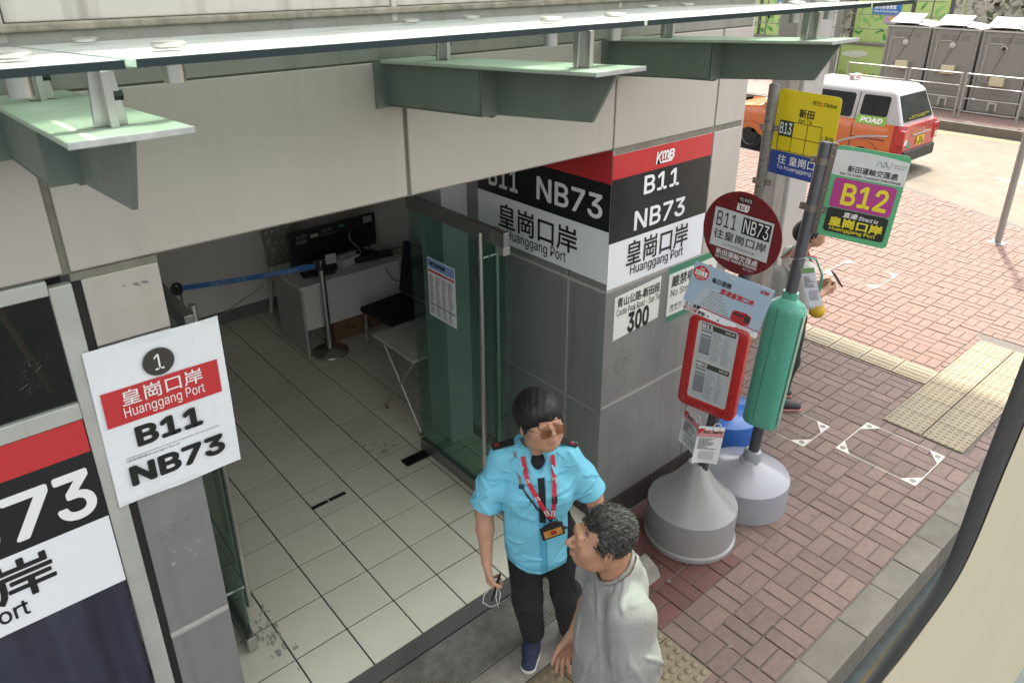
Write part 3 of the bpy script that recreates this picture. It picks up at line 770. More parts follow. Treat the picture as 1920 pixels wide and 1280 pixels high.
# queue posts and belt
m_belt = M('blue_belt', (.03, .16, .46), .6, var=.06)
def stanchion(lab, x, y):
    t = thing('queue_post', lab, 'queue barrier', (x, y, 0), group='steel queue posts')
    MB().lathe([(.165, 0), (.17, .008), (.168, .018), (.14, .03), (.06, .045), (.036, .055)], n=40).build('base', STEEL, t, smooth=True)
    MB().lathe([(.03, .05), (.03, .84)], n=24).build('post', STEEL, t, smooth=True)
    MB().lathe([(.034, .84), (.036, .845), (.036, .925), (.030, .935), (0, .936)], n=24).build('cassette', M('dark_chrome', (.10, .10, .10), .3, .8), t, smooth=True)
    for a in (0, 90, 180, 270):
        box('belt_slot', m_blk, t, -.012, .012, -.045, -.030, .85, .918, bev=.003).rotation_euler = (0, 0, R(a))
    return t
s1 = stanchion('steel queue post behind the poster pillar with a slack strap', .574, 3.50)
s2 = stanchion('steel queue post standing before the desk, holding the blue belt end', 1.728, 3.205)
dx, dy = 1.728 - .574, 3.205 - 3.50; Lb = math.hypot(dx, dy); az = math.atan2(dy, dx)
belt = MB().grid(lambda u, v: (.045 + (Lb - .09) * u, 0, .865 + .045 * v - .012 * math.sin(math.pi * u)), 24, 1).build('barrier_belt', m_belt, None, loc=(.574, 3.50, 0), rot=(0, 0, az), label='blue SHUTTLE BUS belt stretched between two queue posts', cat='queue belt')
m_bw = M('belt_white', (.50, .52, .55), .7, var=0)
text(belt, 'SHUTTLE BUS', .26, .55, .866, .889, m_bw, -.003); text(belt, 'SHUTTLE BUS', .70, .98, .866, .889, m_bw, -.003)
strap = MB().grid(lambda u, v: (.54 - .02 - .14 * math.sin(u * 2.2) * (1 - .2 * u), 3.46 - .05 * u, .90 - .62 * u + .045 * (v - .5)), 20, 1).build('slack_strap', M('brown_strap', (.07, .06, .05), .7), None, label='slack dark strap hanging from the queue post by the pillar', cat='strap')
# ================================================================== SIGNS ON THE BUILDING
def kmb(parent, x0, x1, z0, z1, mat, y=-.003):
    w = x1 - x0; h = z1 - z0
    text(parent, 'K', x0, x0 + .33 * w, z0, z1, mat, y, bold=.03, shear=.12); text(parent, 'm', x0 + .31 * w, x0 + .70 * w, z0 + .27 * h, z1, mat, y, bold=.03, shear=.12)
    text(parent, 'B', x0 + .68 * w, x1, z0 + .20 * h, z1, mat, y, bold=.03, shear=.12)
    MB().prism([(x0 + .30 * w, z0), (x0 + .85 * w, z0), (x0 + .95 * w, z0 + .2 * h), (x0 + .34 * w, z0 + .17 * h)], 'y', y, y + .0004).build('logo_swoosh', mat, parent)
# front board on the corner pillar
sf = thing('route_board', 'tri-colour route board B11 NB73 on the street face of the corner pillar', 'sign')
for nm, z0, z1, mt in (('red_band', 2.292, 2.4245, RED), ('black_band', 1.927, 2.2915, BLACK), ('white_band', 1.649, 1.9265, WHITE)): box(nm, mt, sf, 1.951, 2.829, -.003, 0, z0, z1)
kmb(sf, 2.303, 2.468, 2.320, 2.390, INKW, -.005)
text(sf, 'B11', 2.215, 2.530, 2.163, 2.270, INKW, -.0045, bold=.015); text(sf, 'NB73', 2.150, 2.610, 1.962, 2.078, INKW, -.0045, bold=.015)
text(sf, '皇崗口岸', 2.10, 2.667, 1.755, 1.905, INK, -.0045, bold=.012, cjk=True); text(sf, 'Huanggang Port', 2.142, 2.632, 1.680, 1.755, INK, -.0045, bold=.004)
# board on the jamb, turned into the doorway
sj = thing('route_board', 'tri-colour route board B11 NB73 on the doorway jamb', 'sign', (1.952, 1.17, 0), (0, 0, R(-90)))
for nm, z0, z1, mt in (('red_band', 2.268, 2.448, RED), ('black_band', 1.997, 2.2675, BLACK), ('white_band', 1.686, 1.9965, WHITE)): box(nm, mt, sj, 0, 1.166, -.003, 0, z0, z1)
text(sj, 'B11', .12, .405, 2.050, 2.195, INKW, -.0045, bold=.015); text(sj, 'NB73', .578, 1.115, 2.055, 2.198, INKW, -.0045, bold=.015)
text(sj, '皇崗口岸', .215, .93, 1.79, 1.955, INK, -.0045, bold=.012, cjk=True); text(sj, 'Huanggang Port', .30, .84, 1.705, 1.79, INK, -.0045, bold=.004)
# long board under the window
sw = thing('route_board', 'long tri-colour route board under the dark window bay', 'sign')
for nm, z0, z1, mt in (('red_band', 1.815, 1.943, RED), ('black_band', 1.534, 1.8145, BLACK), ('white_band', 1.230, 1.5335, WHITE)): box(nm, mt, sw, -2.4, -.672, -.001, .004, z0, z1)
text(sw, 'B11', -1.95, -1.62, 1.572, 1.758, INKW, -.0025, bold=.02); text(sw, 'NB', -1.27, -.985, 1.572, 1.758, INKW, -.0025, bold=.02)
text(sw, '7', -.960, -.822, 1.572, 1.756, INKW, -.0025, bold=.02); text(sw, '3', -.815, -.692, 1.567, 1.760, INKW, -.0025, bold=.02)
text(sw, '皇崗口岸', -1.62, -.868, 1.345, 1.512, INK, -.0025, bold=.018, cjk=True); text(sw, 'Huanggang Port', -1.52, -.972, 1.258, 1.345, INK, -.0025, bold=.01)
# door number poster wrapped in clear tape
po = thing('poster', 'white number 1 poster taped across the doorway pillar', 'poster', (-.652, -.012, 0), (0, R(.7), 0))
pw = .447
po_s = MB().grid(lambda u, v: (pw * u, .003 * math.sin(u * 9 + v * 4) - .004 * (1 - v) ** 4 * math.sin(u * 3), 1.553 + .632 * v), 24, 24).build('sheet', M('poster_paper', (.78, .79, .83), .28, var=.02, coat=.3), po, smooth='all')
MB().lathe([(.053, 0), (.053, .0006)], (0, 0, 0), 40).xf(Matrix.Translation((.222, -.0055, 2.078)) @ Matrix.Rotation(R(90), 4, 'X')).build('number_disc', M('disc_grey', (.045, .04, .036), .4), po)
text(po, '1', .207, .237, 2.048, 2.108, INKW, -.0075)
patch(po, .022, .418, 1.880, 2.018, RED, -.0052, 'red_band')
text(po, '皇崗口岸', .082, .358, 1.948, 2.008, INKW, -.0062, cjk=True, bold=.005); text(po, 'Huanggang Port', .082, .358, 1.892, 1.942, INKW, -.0062)
text(po, 'B11', .10, .332, 1.772, 1.855, INK, -.0058, bold=.035); patch(po, .055, .388, 1.7400, 1.7415, INKG, -.0055, 'rule')
text(po, '通宵路線Overnight Route', .055, .24, 1.722, 1.735, INKG, -.0058, cjk=True); text(po, 'NB73', .055, .395, 1.620, 1.705, INK, -.0058, bold=.035)
tape = glass('clear_tape', (.985, .985, .98), .5, rough=.04)
MB().grid(lambda u, v: (.07 + .37 * u, -.001 + .004 * math.sin(u * 11 + 5 * v) * math.sin(v * 6), 2.16 + .14 * v), 20, 10).build('clear_tape', tape, po, smooth='all')
MB().grid(lambda u, v: (-.004 + .30 * u, -.007 + .003 * math.sin(u * 9 + 4 * v), 1.535 + .04 * v), 20, 4).build('clear_tape', tape, po, smooth='all')
# address plate and no-smoking plate
ad = thing('address_plate', 'white address plate 300 below the route board', 'sign')
MB().prism([(2.027, 1.300), (2.437, 1.328), (2.443, 1.604), (2.027, 1.580)], 'y', -.003, 0).build('plate', M('plate_white', (.74, .74, .70), .4, var=.03), ad)
text(ad, '青山公路-新田段', 2.048, 2.432, 1.508, 1.572, INK, -.0045, bold=.012, cjk=True); text(ad, 'Castle Peak Road - San Tin', 2.046, 2.438, 1.454, 1.498, INK, -.0045); text(ad, '300', 2.150, 2.345, 1.312, 1.448, INK, -.0045, bold=.03)
ns = thing('no_smoking_plate', 'green edged No Smoking plate beside the address plate', 'sign')
box('plate', M('plate_cream', (.70, .71, .66), .4, var=.03), ns, 2.520, 3.02, -.004, 0, 1.262, 1.640, bev=.002)
gm = M('plate_green', (.045, .20, .115), .4)
patch(ns, 2.5205, 3.0195, 1.592, 1.6395, gm, -.0046, 'green_band'); patch(ns, 2.5205, 3.0195, 1.2625, 1.302, gm, -.0046, 'green_band')
text(ns, '嚴禁吸煙', 2.548, 2.86, 1.495, 1.572, INK, -.0052, bold=.01, cjk=True); text(ns, 'No Smoking', 2.548, 2.86, 1.418, 1.478, INK, -.0052); text(ns, '違者定額罰款', 2.548, 2.80, 1.345, 1.375, INK, -.0052, cjk=True); rows(ns, 2.548, 2.82, 1.325, 1.338, 1, INKG, -.0052, 9, frac=(1, 1))
MB().lathe([(.05, 0), (.05, .0006)], (0, 0, 0), 28).xf(Matrix.Translation((2.93, -.0047, 1.50)) @ Matrix.Rotation(R(90), 4, 'X')).build('ban_disc', RED, ns)

# ================================================================== BUS STOP POLES
m_pole = M('pole_grey', (.055, .058, .065), .45, .3, var=.1, scale=20, speck=.12, speckcol=(.3, .3, .3), bump=.05)
m_polew = M('pole_weathered', (.10, .095, .085), .6, .3, var=.5, scale=55, speck=.75, speckcol=(.36, .34, .30), bump=.3, bscale=60)
m_drum = M('grey_plastic_drum', (.24, .24, .24), .24, var=.08, scale=6, streak=.2, grime=.35, gcol=(.22, .21, .19))
m_drum2 = M('bluegrey_plastic_drum', (.25, .26, .29), .22, var=.08, scale=6, streak=.15, grime=.3, gcol=(.25, .24, .22))
m_clamp = M('steel_clamp', (.22, .19, .165), .4, .7, var=.15)
def pole_frame(base, top, phi):
    base = Vector(base); top = Vector(top); Z = (top - base).normalized()
    h = Vector((math.cos(phi), math.sin(phi), 0)); X = (h - Z * h.dot(Z)).normalized(); Y = Z.cross(X)
    m = Matrix((X, Y, Z)).transposed().to_4x4(); m.translation = base
    return m, (top - base).length
def clamp(parent, z, side=1, r=.034):
    c = MB().lathe([(r + .003, z - .02), (r + .003, z + .02)], n=20).build('clamp', m_clamp, parent, smooth=True)
    box('clamp_lug', m_clamp, c, r, r + .05, -.006, .006, z - .02, z + .02)
    box('clamp_lug', m_clamp, c, -r - .03, -r, -.006, .006, z - .02, z + .02)
    for xx in (-r - .02, r + .03): MB().tube([(xx, -.013, z), (xx, .013, z)], .005, 6).build('bolt', STEEL, c)
    return c
def round_rect(x0, x1, z0, z1, r, n=6):
    P_ = []
    for cx, cz_, a0 in ((x1 - r, z1 - r, 0), (x0 + r, z1 - r, 90), (x0 + r, z0 + r, 180), (x1 - r, z0 + r, 270)):
        for k in range(n + 1):
            a = R(a0 + 90 * k / n); P_.append((cx + r * math.cos(a), cz_ + r * math.sin(a)))
    return P_
def pole_thing(label, base, top, phi, mat, r=.034):
    t = thing('bus_stop_pole', label, 'bus stop')
    m, L = pole_frame(base, top, phi); t.matrix_world = m
    MB().lathe([(r, .10), (r, L - .012), (r * .8, L - .002), (0, L)], n=24).build('pole', mat, t, smooth=True)
    return t, m, L
def drum(parent, m, R_, h1, h2, mat, lip=True):
    inv = m.inverted(); d = MB()
    prof = [(R_ * .985, 0), (R_ * 1.03, .004), (R_ * 1.03, .03), (R_ * .985, .04)] if lip else [(R_, 0), (R_, .03)]
    prof += [(R_, h1 - .012), (R_ * .992, h1), (R_ * .965, h1 + .006), (R_ * .5, h1 + (h2 - h1) * .50), (.06, h2 - .02), (.05, h2)]
    d.lathe(prof, n=64)
    rot = inv.to_3x3().to_4x4()                 # drums stand level although the poles lean
    d.xf(rot)
    return d.build('weighted_base', mat, parent, smooth=True)

# --- pole with round red sign
t1, m1, L1 = pole_thing('bus stop pole with round dark red B11 NB73 sign and red timetable case', (2.425, -.405, PZ), (2.497, -.565, 2.20), R(-85.5), m_pole)
drum(t1, m1, .285, .26, .56, m_drum)
def sign_of(parent, m, name, ctr, phi, roll):
    """a part of a pole placed by world centre and facing"""
    e = obj(name, None, parent)
    w = Matrix.Translation(ctr) @ Matrix.Rotation(phi, 4, 'Z') @ Matrix.Rotation(roll, 4, 'Y')
    e.matrix_parent_inverse = Matrix(); e.matrix_local = m.inverted() @ w
    return e
RS = lambda bm_, T_: bm_.xf(T_)
m_disc = M('maroon_disc', (.155, .018, .022), .28, var=.08, scale=6)
fr = Matrix.Rotation(R(90), 4, 'X')
dsc = MB().lathe([(.228, -.003), (.231, 0), (.228, .003)], n=72).xf(fr).build('round_sign', m_disc, t1)
dsc.matrix_local = m1.inverted() @ (Matrix.Translation((2.419, -.521, 2.022)) @ Matrix.Rotation(R(-85.5), 4, 'Z') @ Matrix.Rotation(R(3.9), 4, 'Y'))
ds = dsc
box('route_plate', M('plate_silver', (.55, .57, .58), .35, var=.03), ds, -.171, .171, -.0055, -.0032, -.11, .11)
text(ds, 'B11', -.152, -.035, .008, .093, INK, -.007, bold=.0); patch(ds, .0, .162, .004, .097, INK, -.0065, 'black_route_patch'); text(ds, 'NB73', .010, .152, .012, .089, INKW, -.0075)
text(ds, '往皇崗口岸', -.155, .155, -.062, -.008, INK, -.007, cjk=True, bold=.006); text(ds, 'TO HUANGGANG PORT', -.092, .105, -.092, -.078, INKG, -.007)
text(ds, '新田運輸交匯處', -.125, .125, -.152, -.117, INKW, -.005, cjk=True, bold=.008); text(ds, 'SAN TIN PUBLIC TRANSPORT INTERCHANGE', -.125, .125, -.172, -.156, INKW, -.005, bold=.01); text(ds, 'LOSN-T-0009-0', .045, .11, -.192, -.182, INKW, -.005)
patch(ds, -.048, .032, .172, .203, INK, -.0048, 'code_patch'); text(ds, 'YL993', -.042, .027, .178, .197, INKW, -.0058); kmb(ds, -.05, .022, .125, .165, INKW, -.005)
# tilted advert placard hung below the disc
pl = thing('advert_placard', 'pale blue B11 advert placard hanging askew under the round sign', 'placard', (2.350, -.520, 1.656), (0, R(12), R(-69.6)))
m_sky = M('print_sky', (.36, .47, .60), .4, var=.12, scale=4)
box('board', m_sky, pl, -.2215, .2215, -.002, .002, -.1525, .1525)
MB().prism([(-.2215, -.1525), (.2215, -.1525), (.2215, -.117), (.0, -.112), (-.2215, -.098)], 'y', -.0028, -.0021).build('white_footer', WHITE, pl)
MB().lathe([(.043, 0), (.043, .0006)], n=32).xf(Matrix.Translation((-.172, -.0024, .094)) @ fr).build('route_roundel', RED, pl)
patch(pl, -.205, -.139, .078, .108, INKW, -.0034, 'route_patch'); text(pl, 'B11', -.198, -.147, .083, .104, INK, -.0042); text(pl, 'KMB', -.184, -.160, .116, .126, INKW, -.0036, bold=.02); text(pl, '元朗 天水圍', -.195, -.150, .062, .072, INKW, -.0036, cjk=True)
text(pl, '每日服務', -.105, .005, .066, .099, INK, -.0032, cjk=True, bold=.025); text(pl, '直達皇崗口岸', -.045, .145, .020, .056, INKR, -.0032, cjk=True, bold=.025, shear=.15); kmb(pl, .155, .200, .112, .132, INKR, -.0034)
hall = MB()
for k in range(9):
    z = -.09 + .0135 * k; x1_ = .055 - .012 * k
    hall.prism([(-.168 + .004 * k, z), (x1_, z - .018 + .003 * k), (x1_ - .01, z - .010 + .003 * k), (-.16 + .004 * k, z + .0095)], 'y', -.0027 - .00002 * k, -.0022)
hall.build('printed_terminal', M('print_grey', (.50, .53, .56), .5, var=.2, scale=40), pl, kind='stuff')
hl2 = MB()
for k in range(8):
    z = -.083 + .0135 * k; x1_ = .05 - .012 * k
    hl2.prism([(-.12 + .004 * k, z), (x1_, z - .014 + .003 * k), (x1_, z - .011 + .003 * k), (-.12 + .004 * k, z + .003)], 'y', -.0034, -.003)
hl2.build('printed_shadow_lines', M('print_slate', (.13, .16, .20), .5), pl, kind='stuff')
MB().prism([(-.12, -.106), (.2215, -.111), (.2215, -.107), (-.12, -.099)], 'y', -.0036, -.0029).build('printed_red_line', INKR, pl)
bus = MB().prism([(.055, -.098), (.125, -.112), (.160, -.095), (.160, -.045), (.128, -.032), (.066, -.038), (.055, -.05)], 'y', -.0042, -.0037).build('printed_bus', M('print_red', (.40, .02, .025), .5, var=.2, scale=60), pl)
MB().prism([(.126, -.088), (.156, -.082), (.156, -.050), (.127, -.042)], 'y', -.0048, -.0043).build('printed_windscreen', M('print_dark', (.03, .035, .04), .3), bus)
MB().prism([(.062, -.062), (.118, -.066), (.118, -.052), (.062, -.050)], 'y', -.0048, -.0043).build('printed_windows', M('print_dark', (.03, .035, .04), .3), bus)
text(pl, '北上過關', -.205, -.115, -.122, -.097, INK, -.0036, cjk=True, bold=.02, shear=.15); text(pl, '搭九巴月票', -.205, -.125, -.149, -.125, INKR, -.0036, cjk=True, bold=.02, shear=.15); text(pl, '更慳!', -.122, -.075, -.149, -.125, INK, -.0036, cjk=True, bold=.02, shear=.15)
text(pl, 'KMB MONTHLY PASS', .10, .20, -.128, -.120, INKG, -.0036); rows(pl, .10, .20, -.148, -.131, 2, INKG, -.0034, 21, frac=(.8, 1))
for x in (-.06, .0): MB().lathe([(.0055, 0), (.0055, .0006)], n=14).xf(Matrix.Translation((x, -.0036, -.138)) @ fr).build('hole', INK, pl)
cable([(2.352, -.497, 1.79), (2.343, -.515, 1.797), (2.340, -.545, 1.794), (2.348, -.562, 1.783)], .0028, M('zip_tie', (.6, .6, .58), .4, var=0), 'white cable tie threading the top of the blue placard')
# red timetable case
tc_ = MB(); o_ = round_rect(-.178, .178, -.30, .30, .045); i_ = round_rect(-.122, .122, -.235, .28, .02)
n_ = len(o_)
vs = [(p[0], -.018, p[1]) for p in o_] + [(p[0], -.024, p[1]) for p in i_] + [(p[0], .035, p[1]) for p in o_] + [(p[0], -.012, p[1]) for p in i_]
fs = []
for k in range(n_):
    q = (k + 1) % n_
    fs += [(k, q, n_ + q, n_ + k), (2 * n_ + k, 2 * n_ + q, q, k), (n_ + k, n_ + q, 3 * n_ + q, 3 * n_ + k)]
fs += [tuple(range(2 * n_, 3 * n_)), tuple(range(3 * n_, 4 * n_))]
m_redc = M('red_plastic', (.42, .02, .022), .28, var=.04, coat=.3)
case = tc_.add(vs, fs).build('timetable_case', m_redc, t1, bev=.006, smooth=True)
case.matrix_local = m1.inverted() @ (Matrix.Translation((2.360, -.480, 1.205)) @ Matrix.Rotation(R(-79), 4, 'Z') @ Matrix.Rotation(R(3), 4, 'Y'))
box('backing_card', M('case_white', (.55, .56, .54), .4), case, -.121, .121, -.0145, -.0125, -.234, .279)
PP = M('paper_grey', (.48, .50, .54), .45, var=.03)
for z0, z1 in ((.035, .272), (-.222, .024)):
    s_ = patch(case, -.098, .108, z0, z1, PP, -.0152, 'timetable_sheet')
    patch(s_, -.096, .106, z1 - .036, z1 - .004, M('print_charcoal', (.05, .05, .045), .5, var=0), -.0158, 'title_bar')
    text(s_, ('B11', 'NB73')[z0 < 0], -.092, -.028, z1 - .031, z1 - .008, INKW, -.0166, bold=.03); text(s_, '皇崗口岸', .045, .098, z1 - .026, z1 - .010, INKW, -.0166, cjk=True)
    patch(s_, -.094, -.03, z0 + .052, z1 - .09, M('print_midgrey', (.22, .24, .28), .5, var=.1, scale=50), -.0158, 'grey_table')
    for zz in (z1 - .055, z1 - .082, z0 + .042): patch(s_, -.094, -.03, zz, zz + .008, INKG, -.0164, 'heading')
    rows(s_, -.012, .10, z0 + .012, z1 - .045, 20, M('print_faint', (.22, .24, .28), .5, var=0), -.0158, 31 + int(z0 * 100), cols=2, fill=.35)
    patch(s_, -.020, -.0185, z0 + .01, z1 - .04, INKG, -.0158, 'rule')
# two paper notices on ring ties below the case
for k, (ctr, phi, tilt, ttl, lab) in enumerate((((2.288, -.425, .765), -103, 9, 'B11', 'pink headed B11 notice hanging turned to the building'), ((2.306, -.546, .728), -40, 5, 'B11, NB73', 'pink headed B11, NB73 notice on ring ties under the red case'))):
    n1 = thing('paper_notice', lab, 'notice', ctr, (0, R(tilt), R(phi)), group='laminated notices under the timetable case')
    MB().grid(lambda u, v: (-.078 + .156 * u, .010 * math.sin(math.pi * u) * (1 - v), -.135 + .265 * v), 12, 12).build('sheet', M('notice_paper', (.74, .75, .78), .3, coat=.3), n1, smooth='all')
    yb = -.0008
    MB().grid(lambda u, v: (-.076 + .152 * u, -.0012 + .010 * math.sin(math.pi * (.013 + u * .974)) * (1 - (.72 + .2 * v)), .055 + .05 * v), 10, 2).build('pink_header', M('print_pink', (.62, .28, .30), .4), n1)
    text(n1, ttl, -.045, .065 if k else .0, .080, .102, INK, -.0022, bold=.02)
    MB().prism([(-.077, .07), (-.077, .112), (-.035, .118)], 'y', -.0020, -.0016).build('corner_flash', INKR, n1)
    rows(n1, -.062, .055, -.03, .05, 9, INKG, -.0014, 41 + k); MB().prism([(-.04, -.10), (.045, -.10), (.045, -.045), (-.04, -.045)], 'y', -.0012, -.0008).build('printed_map', PP, n1)
    r_ = MB()
    for q in range(17):
        pass
    a_ = [(0.03 + .022 * math.cos(t), .0, .128 + .026 * math.sin(t)) for t in np.linspace(0, 2 * math.pi, 20)]
    MB().tube(a_, .0032, 6).build('ring_tie', M('zip_tie', (.6, .6, .58), .4, var=0), n1, smooth='all')

# --- pole with green casing and B12 flag sign
base2 = Vector((2.99, -.44, PZ))
t2, m2, L2 = pole_thing('dark grey bus stop pole with turquoise casing and B12 flag sign', base2, (3.155, -.545, 2.415), R(-72), m_pole, .036)
drum(t2, m2, .29, .215, .335, m_drum2, lip=False)
MB().lathe([(.062, .33), (.060, .375), (.052, .395), (.040, .40)], n=28).build('collar', m_drum2, t2, smooth=True)
m_turq = M('turquoise_plastic', (.085, .36, .265), .28, var=.04, scale=3, coat=.25)
cs = []
for k in range(40):
    a = 2 * math.pi * k / 40; ca, sa = math.cos(a), math.sin(a)
    cs.append((.118 * math.copysign(abs(ca) ** .7, ca), .088 * math.copysign(abs(sa) ** .7, sa)))
def ringz(s, z): return [(p[0] * s, p[1] * s, z) for p in cs]
gb = MB(); lv = [(.90, .62), (.97, .632), (1, .66), (1, 1.44), (.97, 1.47), (.88, 1.49), (.42, 1.53), (.40, 1.575)]
vs = [q for s_, z in lv for q in ringz(s_, z)]; fs = [(i * 40 + k, i * 40 + (k + 1) % 40, (i + 1) * 40 + (k + 1) % 40, (i + 1) * 40 + k) for i in range(len(lv) - 1) for k in range(40)]
fs += [tuple(range(40))[::-1], tuple(range(40 * 7, 40 * 8))]
gcase = gb.add(vs, fs).build('turquoise_case', m_turq, t2, smooth=True)
box('case_seam', M('seam_dark', (.03, .11, .085), .5), gcase, -.0395, -.0375, -.0889, -.07, .64, 1.475)
box('case_hinge', M('hinge_pale', (.42, .46, .34), .35, .3), gcase, .109, .1155, -.062, -.048, .66, 1.45, bev=.002)
# flag sign B12
fl = MB().prism(round_rect(-.191, .191, -.272, .272, .028), 'y', -.002, .002).build('flag_sign', M('sign_green', (.10, .40, .19), .35, var=.04), t2)
fl.matrix_local = m2.inverted() @ (Matrix.Translation((3.210, -.778, 2.126)) @ Matrix.Rotation(R(-72), 4, 'Z') @ Matrix.Rotation(R(3.86), 4, 'Y'))
wt = [(-.191, .155 + .0)] + [(-.191 + .382 * k / 10, .245 + .014 * math.sin(k / 10 * 3.0) - .012 * (k / 10) ** 3) for k in range(11)] + [(.191, .155), (.191, .105), (-.191, .105)]
MB().prism([(-.190, .10), (.190, .10), (.190, .236)] + [(.19 - .38 * k / 10, .236 + .016 * math.sin(k / 10 * 2.6)) for k in range(1, 11)], 'y', -.0030, -.0021).build('white_field', M('sign_white', (.62, .63, .62), .35), fl)
MB().prism(round_rect(-.165, .165, -.088, .088, .02), 'y', -.0040, -.0031).build('magenta_field', M('sign_magenta', (.40, .045, .23), .35), fl)
MB().prism([(-.165, -.0885), (.165, -.0885)] + [(p[0], p[1]) for p in round_rect(-.165, .165, -.238, -.09, .02)[14:] ] + [(.165, -.20)], 'y', -.0040, -.0031) if False else None
MB().prism(round_rect(-.165, .165, -.238, -.093, .018), 'y', -.0040, -.0031).build('black_field', M('sign_black', (.022, .022, .020), .35), fl)
YEL = M('ink_yellow', (.72, .62, .03), .45, var=0)
text(fl, 'B12', -.108, .135, -.065, .065, YEL, -.0052, bold=.02); text(fl, '直達', -.075, .005, -.136, -.104, INKW, -.0052, cjk=True, bold=.02, shear=.15); text(fl, 'Direct to', .012, .115, -.136, -.112, INKW, -.0052, shear=.2, bold=.01)
text(fl, '皇崗口岸', -.142, .148, -.200, -.142, YEL, -.0052, cjk=True, bold=.03); text(fl, 'Huanggang Port', -.130, .120, -.230, -.204, YEL, -.0052, bold=.012)
text(fl, '新田運輸交匯處', -.11, .15, .130, .168, INK, -.0042, cjk=True, bold=.012); text(fl, 'San Tin Public Transport Interchange', -.145, .172, .104, .124, INK, -.0042, bold=.004)
for k, (c_, o__) in enumerate((((.18, .42, .30), 0), ((.05, .09, .28), .028))):
    pts = [(.03 + o__, -.0040 - .0006 * k, .188), (.035 + o__, -.0040 - .0006 * k, .215), (.047 + o__, -.0040 - .0006 * k, .222), (.055 + o__, -.0040 - .0006 * k, .200), (.068 + o__, -.0040 - .0006 * k, .188), (.075 + o__, -.0040 - .0006 * k, .20), (.079 + o__, -.0040 - .0006 * k, .222)]
    MB().tube(pts, .0042, 6, flat=.15).build('logo_stroke', M('logo_%d' % k, c_, .4, var=0), fl)
text(fl, 'NEW LANTAO BUS', .118, .182, .206, .214, INKG, -.0042); text(fl, '新大嶼山巴士', .118, .178, .192, .201, INKG, -.0042, cjk=True)
box('sign_rail', m_clamp, fl, -.222, -.1915, -.004, .012, -.27, .275)
for z in (2.12, 2.40): clamp(t2, z, r=.036)
for z in (-.2, 0, .2, .25): MB().tube([(-.206, -.008, z), (-.206, .014, z)], .005, 6).build('rivet', STEEL, fl)
# paper in a plastic sleeve tied to the pole
sv = thing('sleeved_notice', 'service notice in a clear plastic sleeve tied to the grey pole', 'notice', (3.118, -.60, 1.55), (R(6), R(-14), R(-62)))
MB().grid(lambda u, v: (-.045 + .09 * u + .03 * (1 - v) ** 2, .008 * math.sin(3 * v), -.17 + .34 * v), 8, 20).build('sleeve', glass('sleeve_plastic', (.92, .93, .92), 1.3, dust_haze=.08), sv, smooth='all')
MB().grid(lambda u, v: (-.038 + .076 * u + .03 * (1 - (.06 + .72 * v)) ** 2, -.002 + .008 * math.sin(3 * (.06 + .72 * v)), -.15 + .245 * v), 6, 16).build('sheet', M('sleeve_paper', (.66, .67, .76), .5), sv, smooth='all')
MB().grid(lambda u, v: (-.038 + .076 * u + .03 * (1 - (.73 + .09 * v)) ** 2, -.0035 + .008 * math.sin(3 * (.73 + .09 * v)), .078 + .035 * v), 6, 4).build('green_header', M('print_leaf', (.18, .34, .14), .5, var=.3, scale=60), sv, smooth='all')
rows(sv, -.024, .03, -.02, .06, 9, INKG, -.0035, 51); rows(sv, -.008, .045, -.11, -.04, 6, INKG, -.0030, 52, fill=.35, frac=(.9, 1))
a_ = [(3.10 + .046 * math.cos(t), -.515 + .046 * math.sin(t), 1.70 + .02 * math.cos(t + 2)) for t in np.linspace(0, 2 * math.pi, 24)]
MB().tube(a_, .004, 6).build('tie_loop', glass('sleeve_plastic'), None, smooth='all', label='clear plastic tie looped round the dark grey pole', cat='tie')

# --- weathered pole with yellow and blue flag sign on a blue drum
base3 = Vector((3.53, -.14, PZ)); top3 = Vector((3.80, .205, 2.595))
base3 = Vector((3.56, .10, PZ))
t3, m3, L3 = pole_thing('paint-flaked bus stop pole with yellow and blue B13 flag sign', base3, top3, R(-93), m_polew, .036)
drum(t3, m3, .27, .20, .30, M('blue_plastic', (.025, .12, .42), .28, var=.05, coat=.3), lip=False)
ys = MB().prism(round_rect(-.232, .232, -.298, .298, .03), 'y', -.002, .002).build('flag_sign', M('sign_yellow', (.70, .56, .012), .4, var=.05), t3)
ys.matrix_local = m3.inverted() @ (Matrix.Translation((3.86, -.025, 2.255)) @ Matrix.Rotation(R(-93), 4, 'Z') @ Matrix.Rotation(R(1.2), 4, 'Y'))
patch(ys, -.231, .231, -.297, -.130, M('sign_blue', (.016, .060, .30), .4), -.0030, 'blue_field', th=.0008)
text(ys, '新田', -.055, .058, .125, .185, INK, -.0042, cjk=True, bold=.02); text(ys, 'San Tin', -.055, .05, .090, .120, INK, -.0042)
gl_ = MB()
for z in (.085, -.02, -.122): gl_.box(-.19, .13, -.0036, -.003, z - .002, z + .002)
for x in (-.19, -.0835, .0235, .13): gl_.box(x - .002, x + .002, -.0042, -.0037, -.122, .085)
gl_.build('route_grid', INK, ys)
patch(ys, -.188, -.085, -.018, .083, M('patch_green', (.02, .06, .045), .4), -.0048, 'route_patch'); text(ys, 'B13', -.183, -.092, -.006, .074, INKW, -.0062, bold=.01)
text(ys, '城巴', .03, .085, .222, .252, INK, -.0042, cjk=True); text(ys, 'Citybus', .115, .205, .218, .250, INK, -.0042, shear=.15, bold=.005)
MB().tube([(.100 + .013 * math.cos(t), -.0042, .236 + .013 * math.sin(t)) for t in np.linspace(.6, 5.6, 14)], .005, 6, flat=.15).build('logo_ring', M('logo_orange', (.65, .12, .01), .4, var=0), ys)
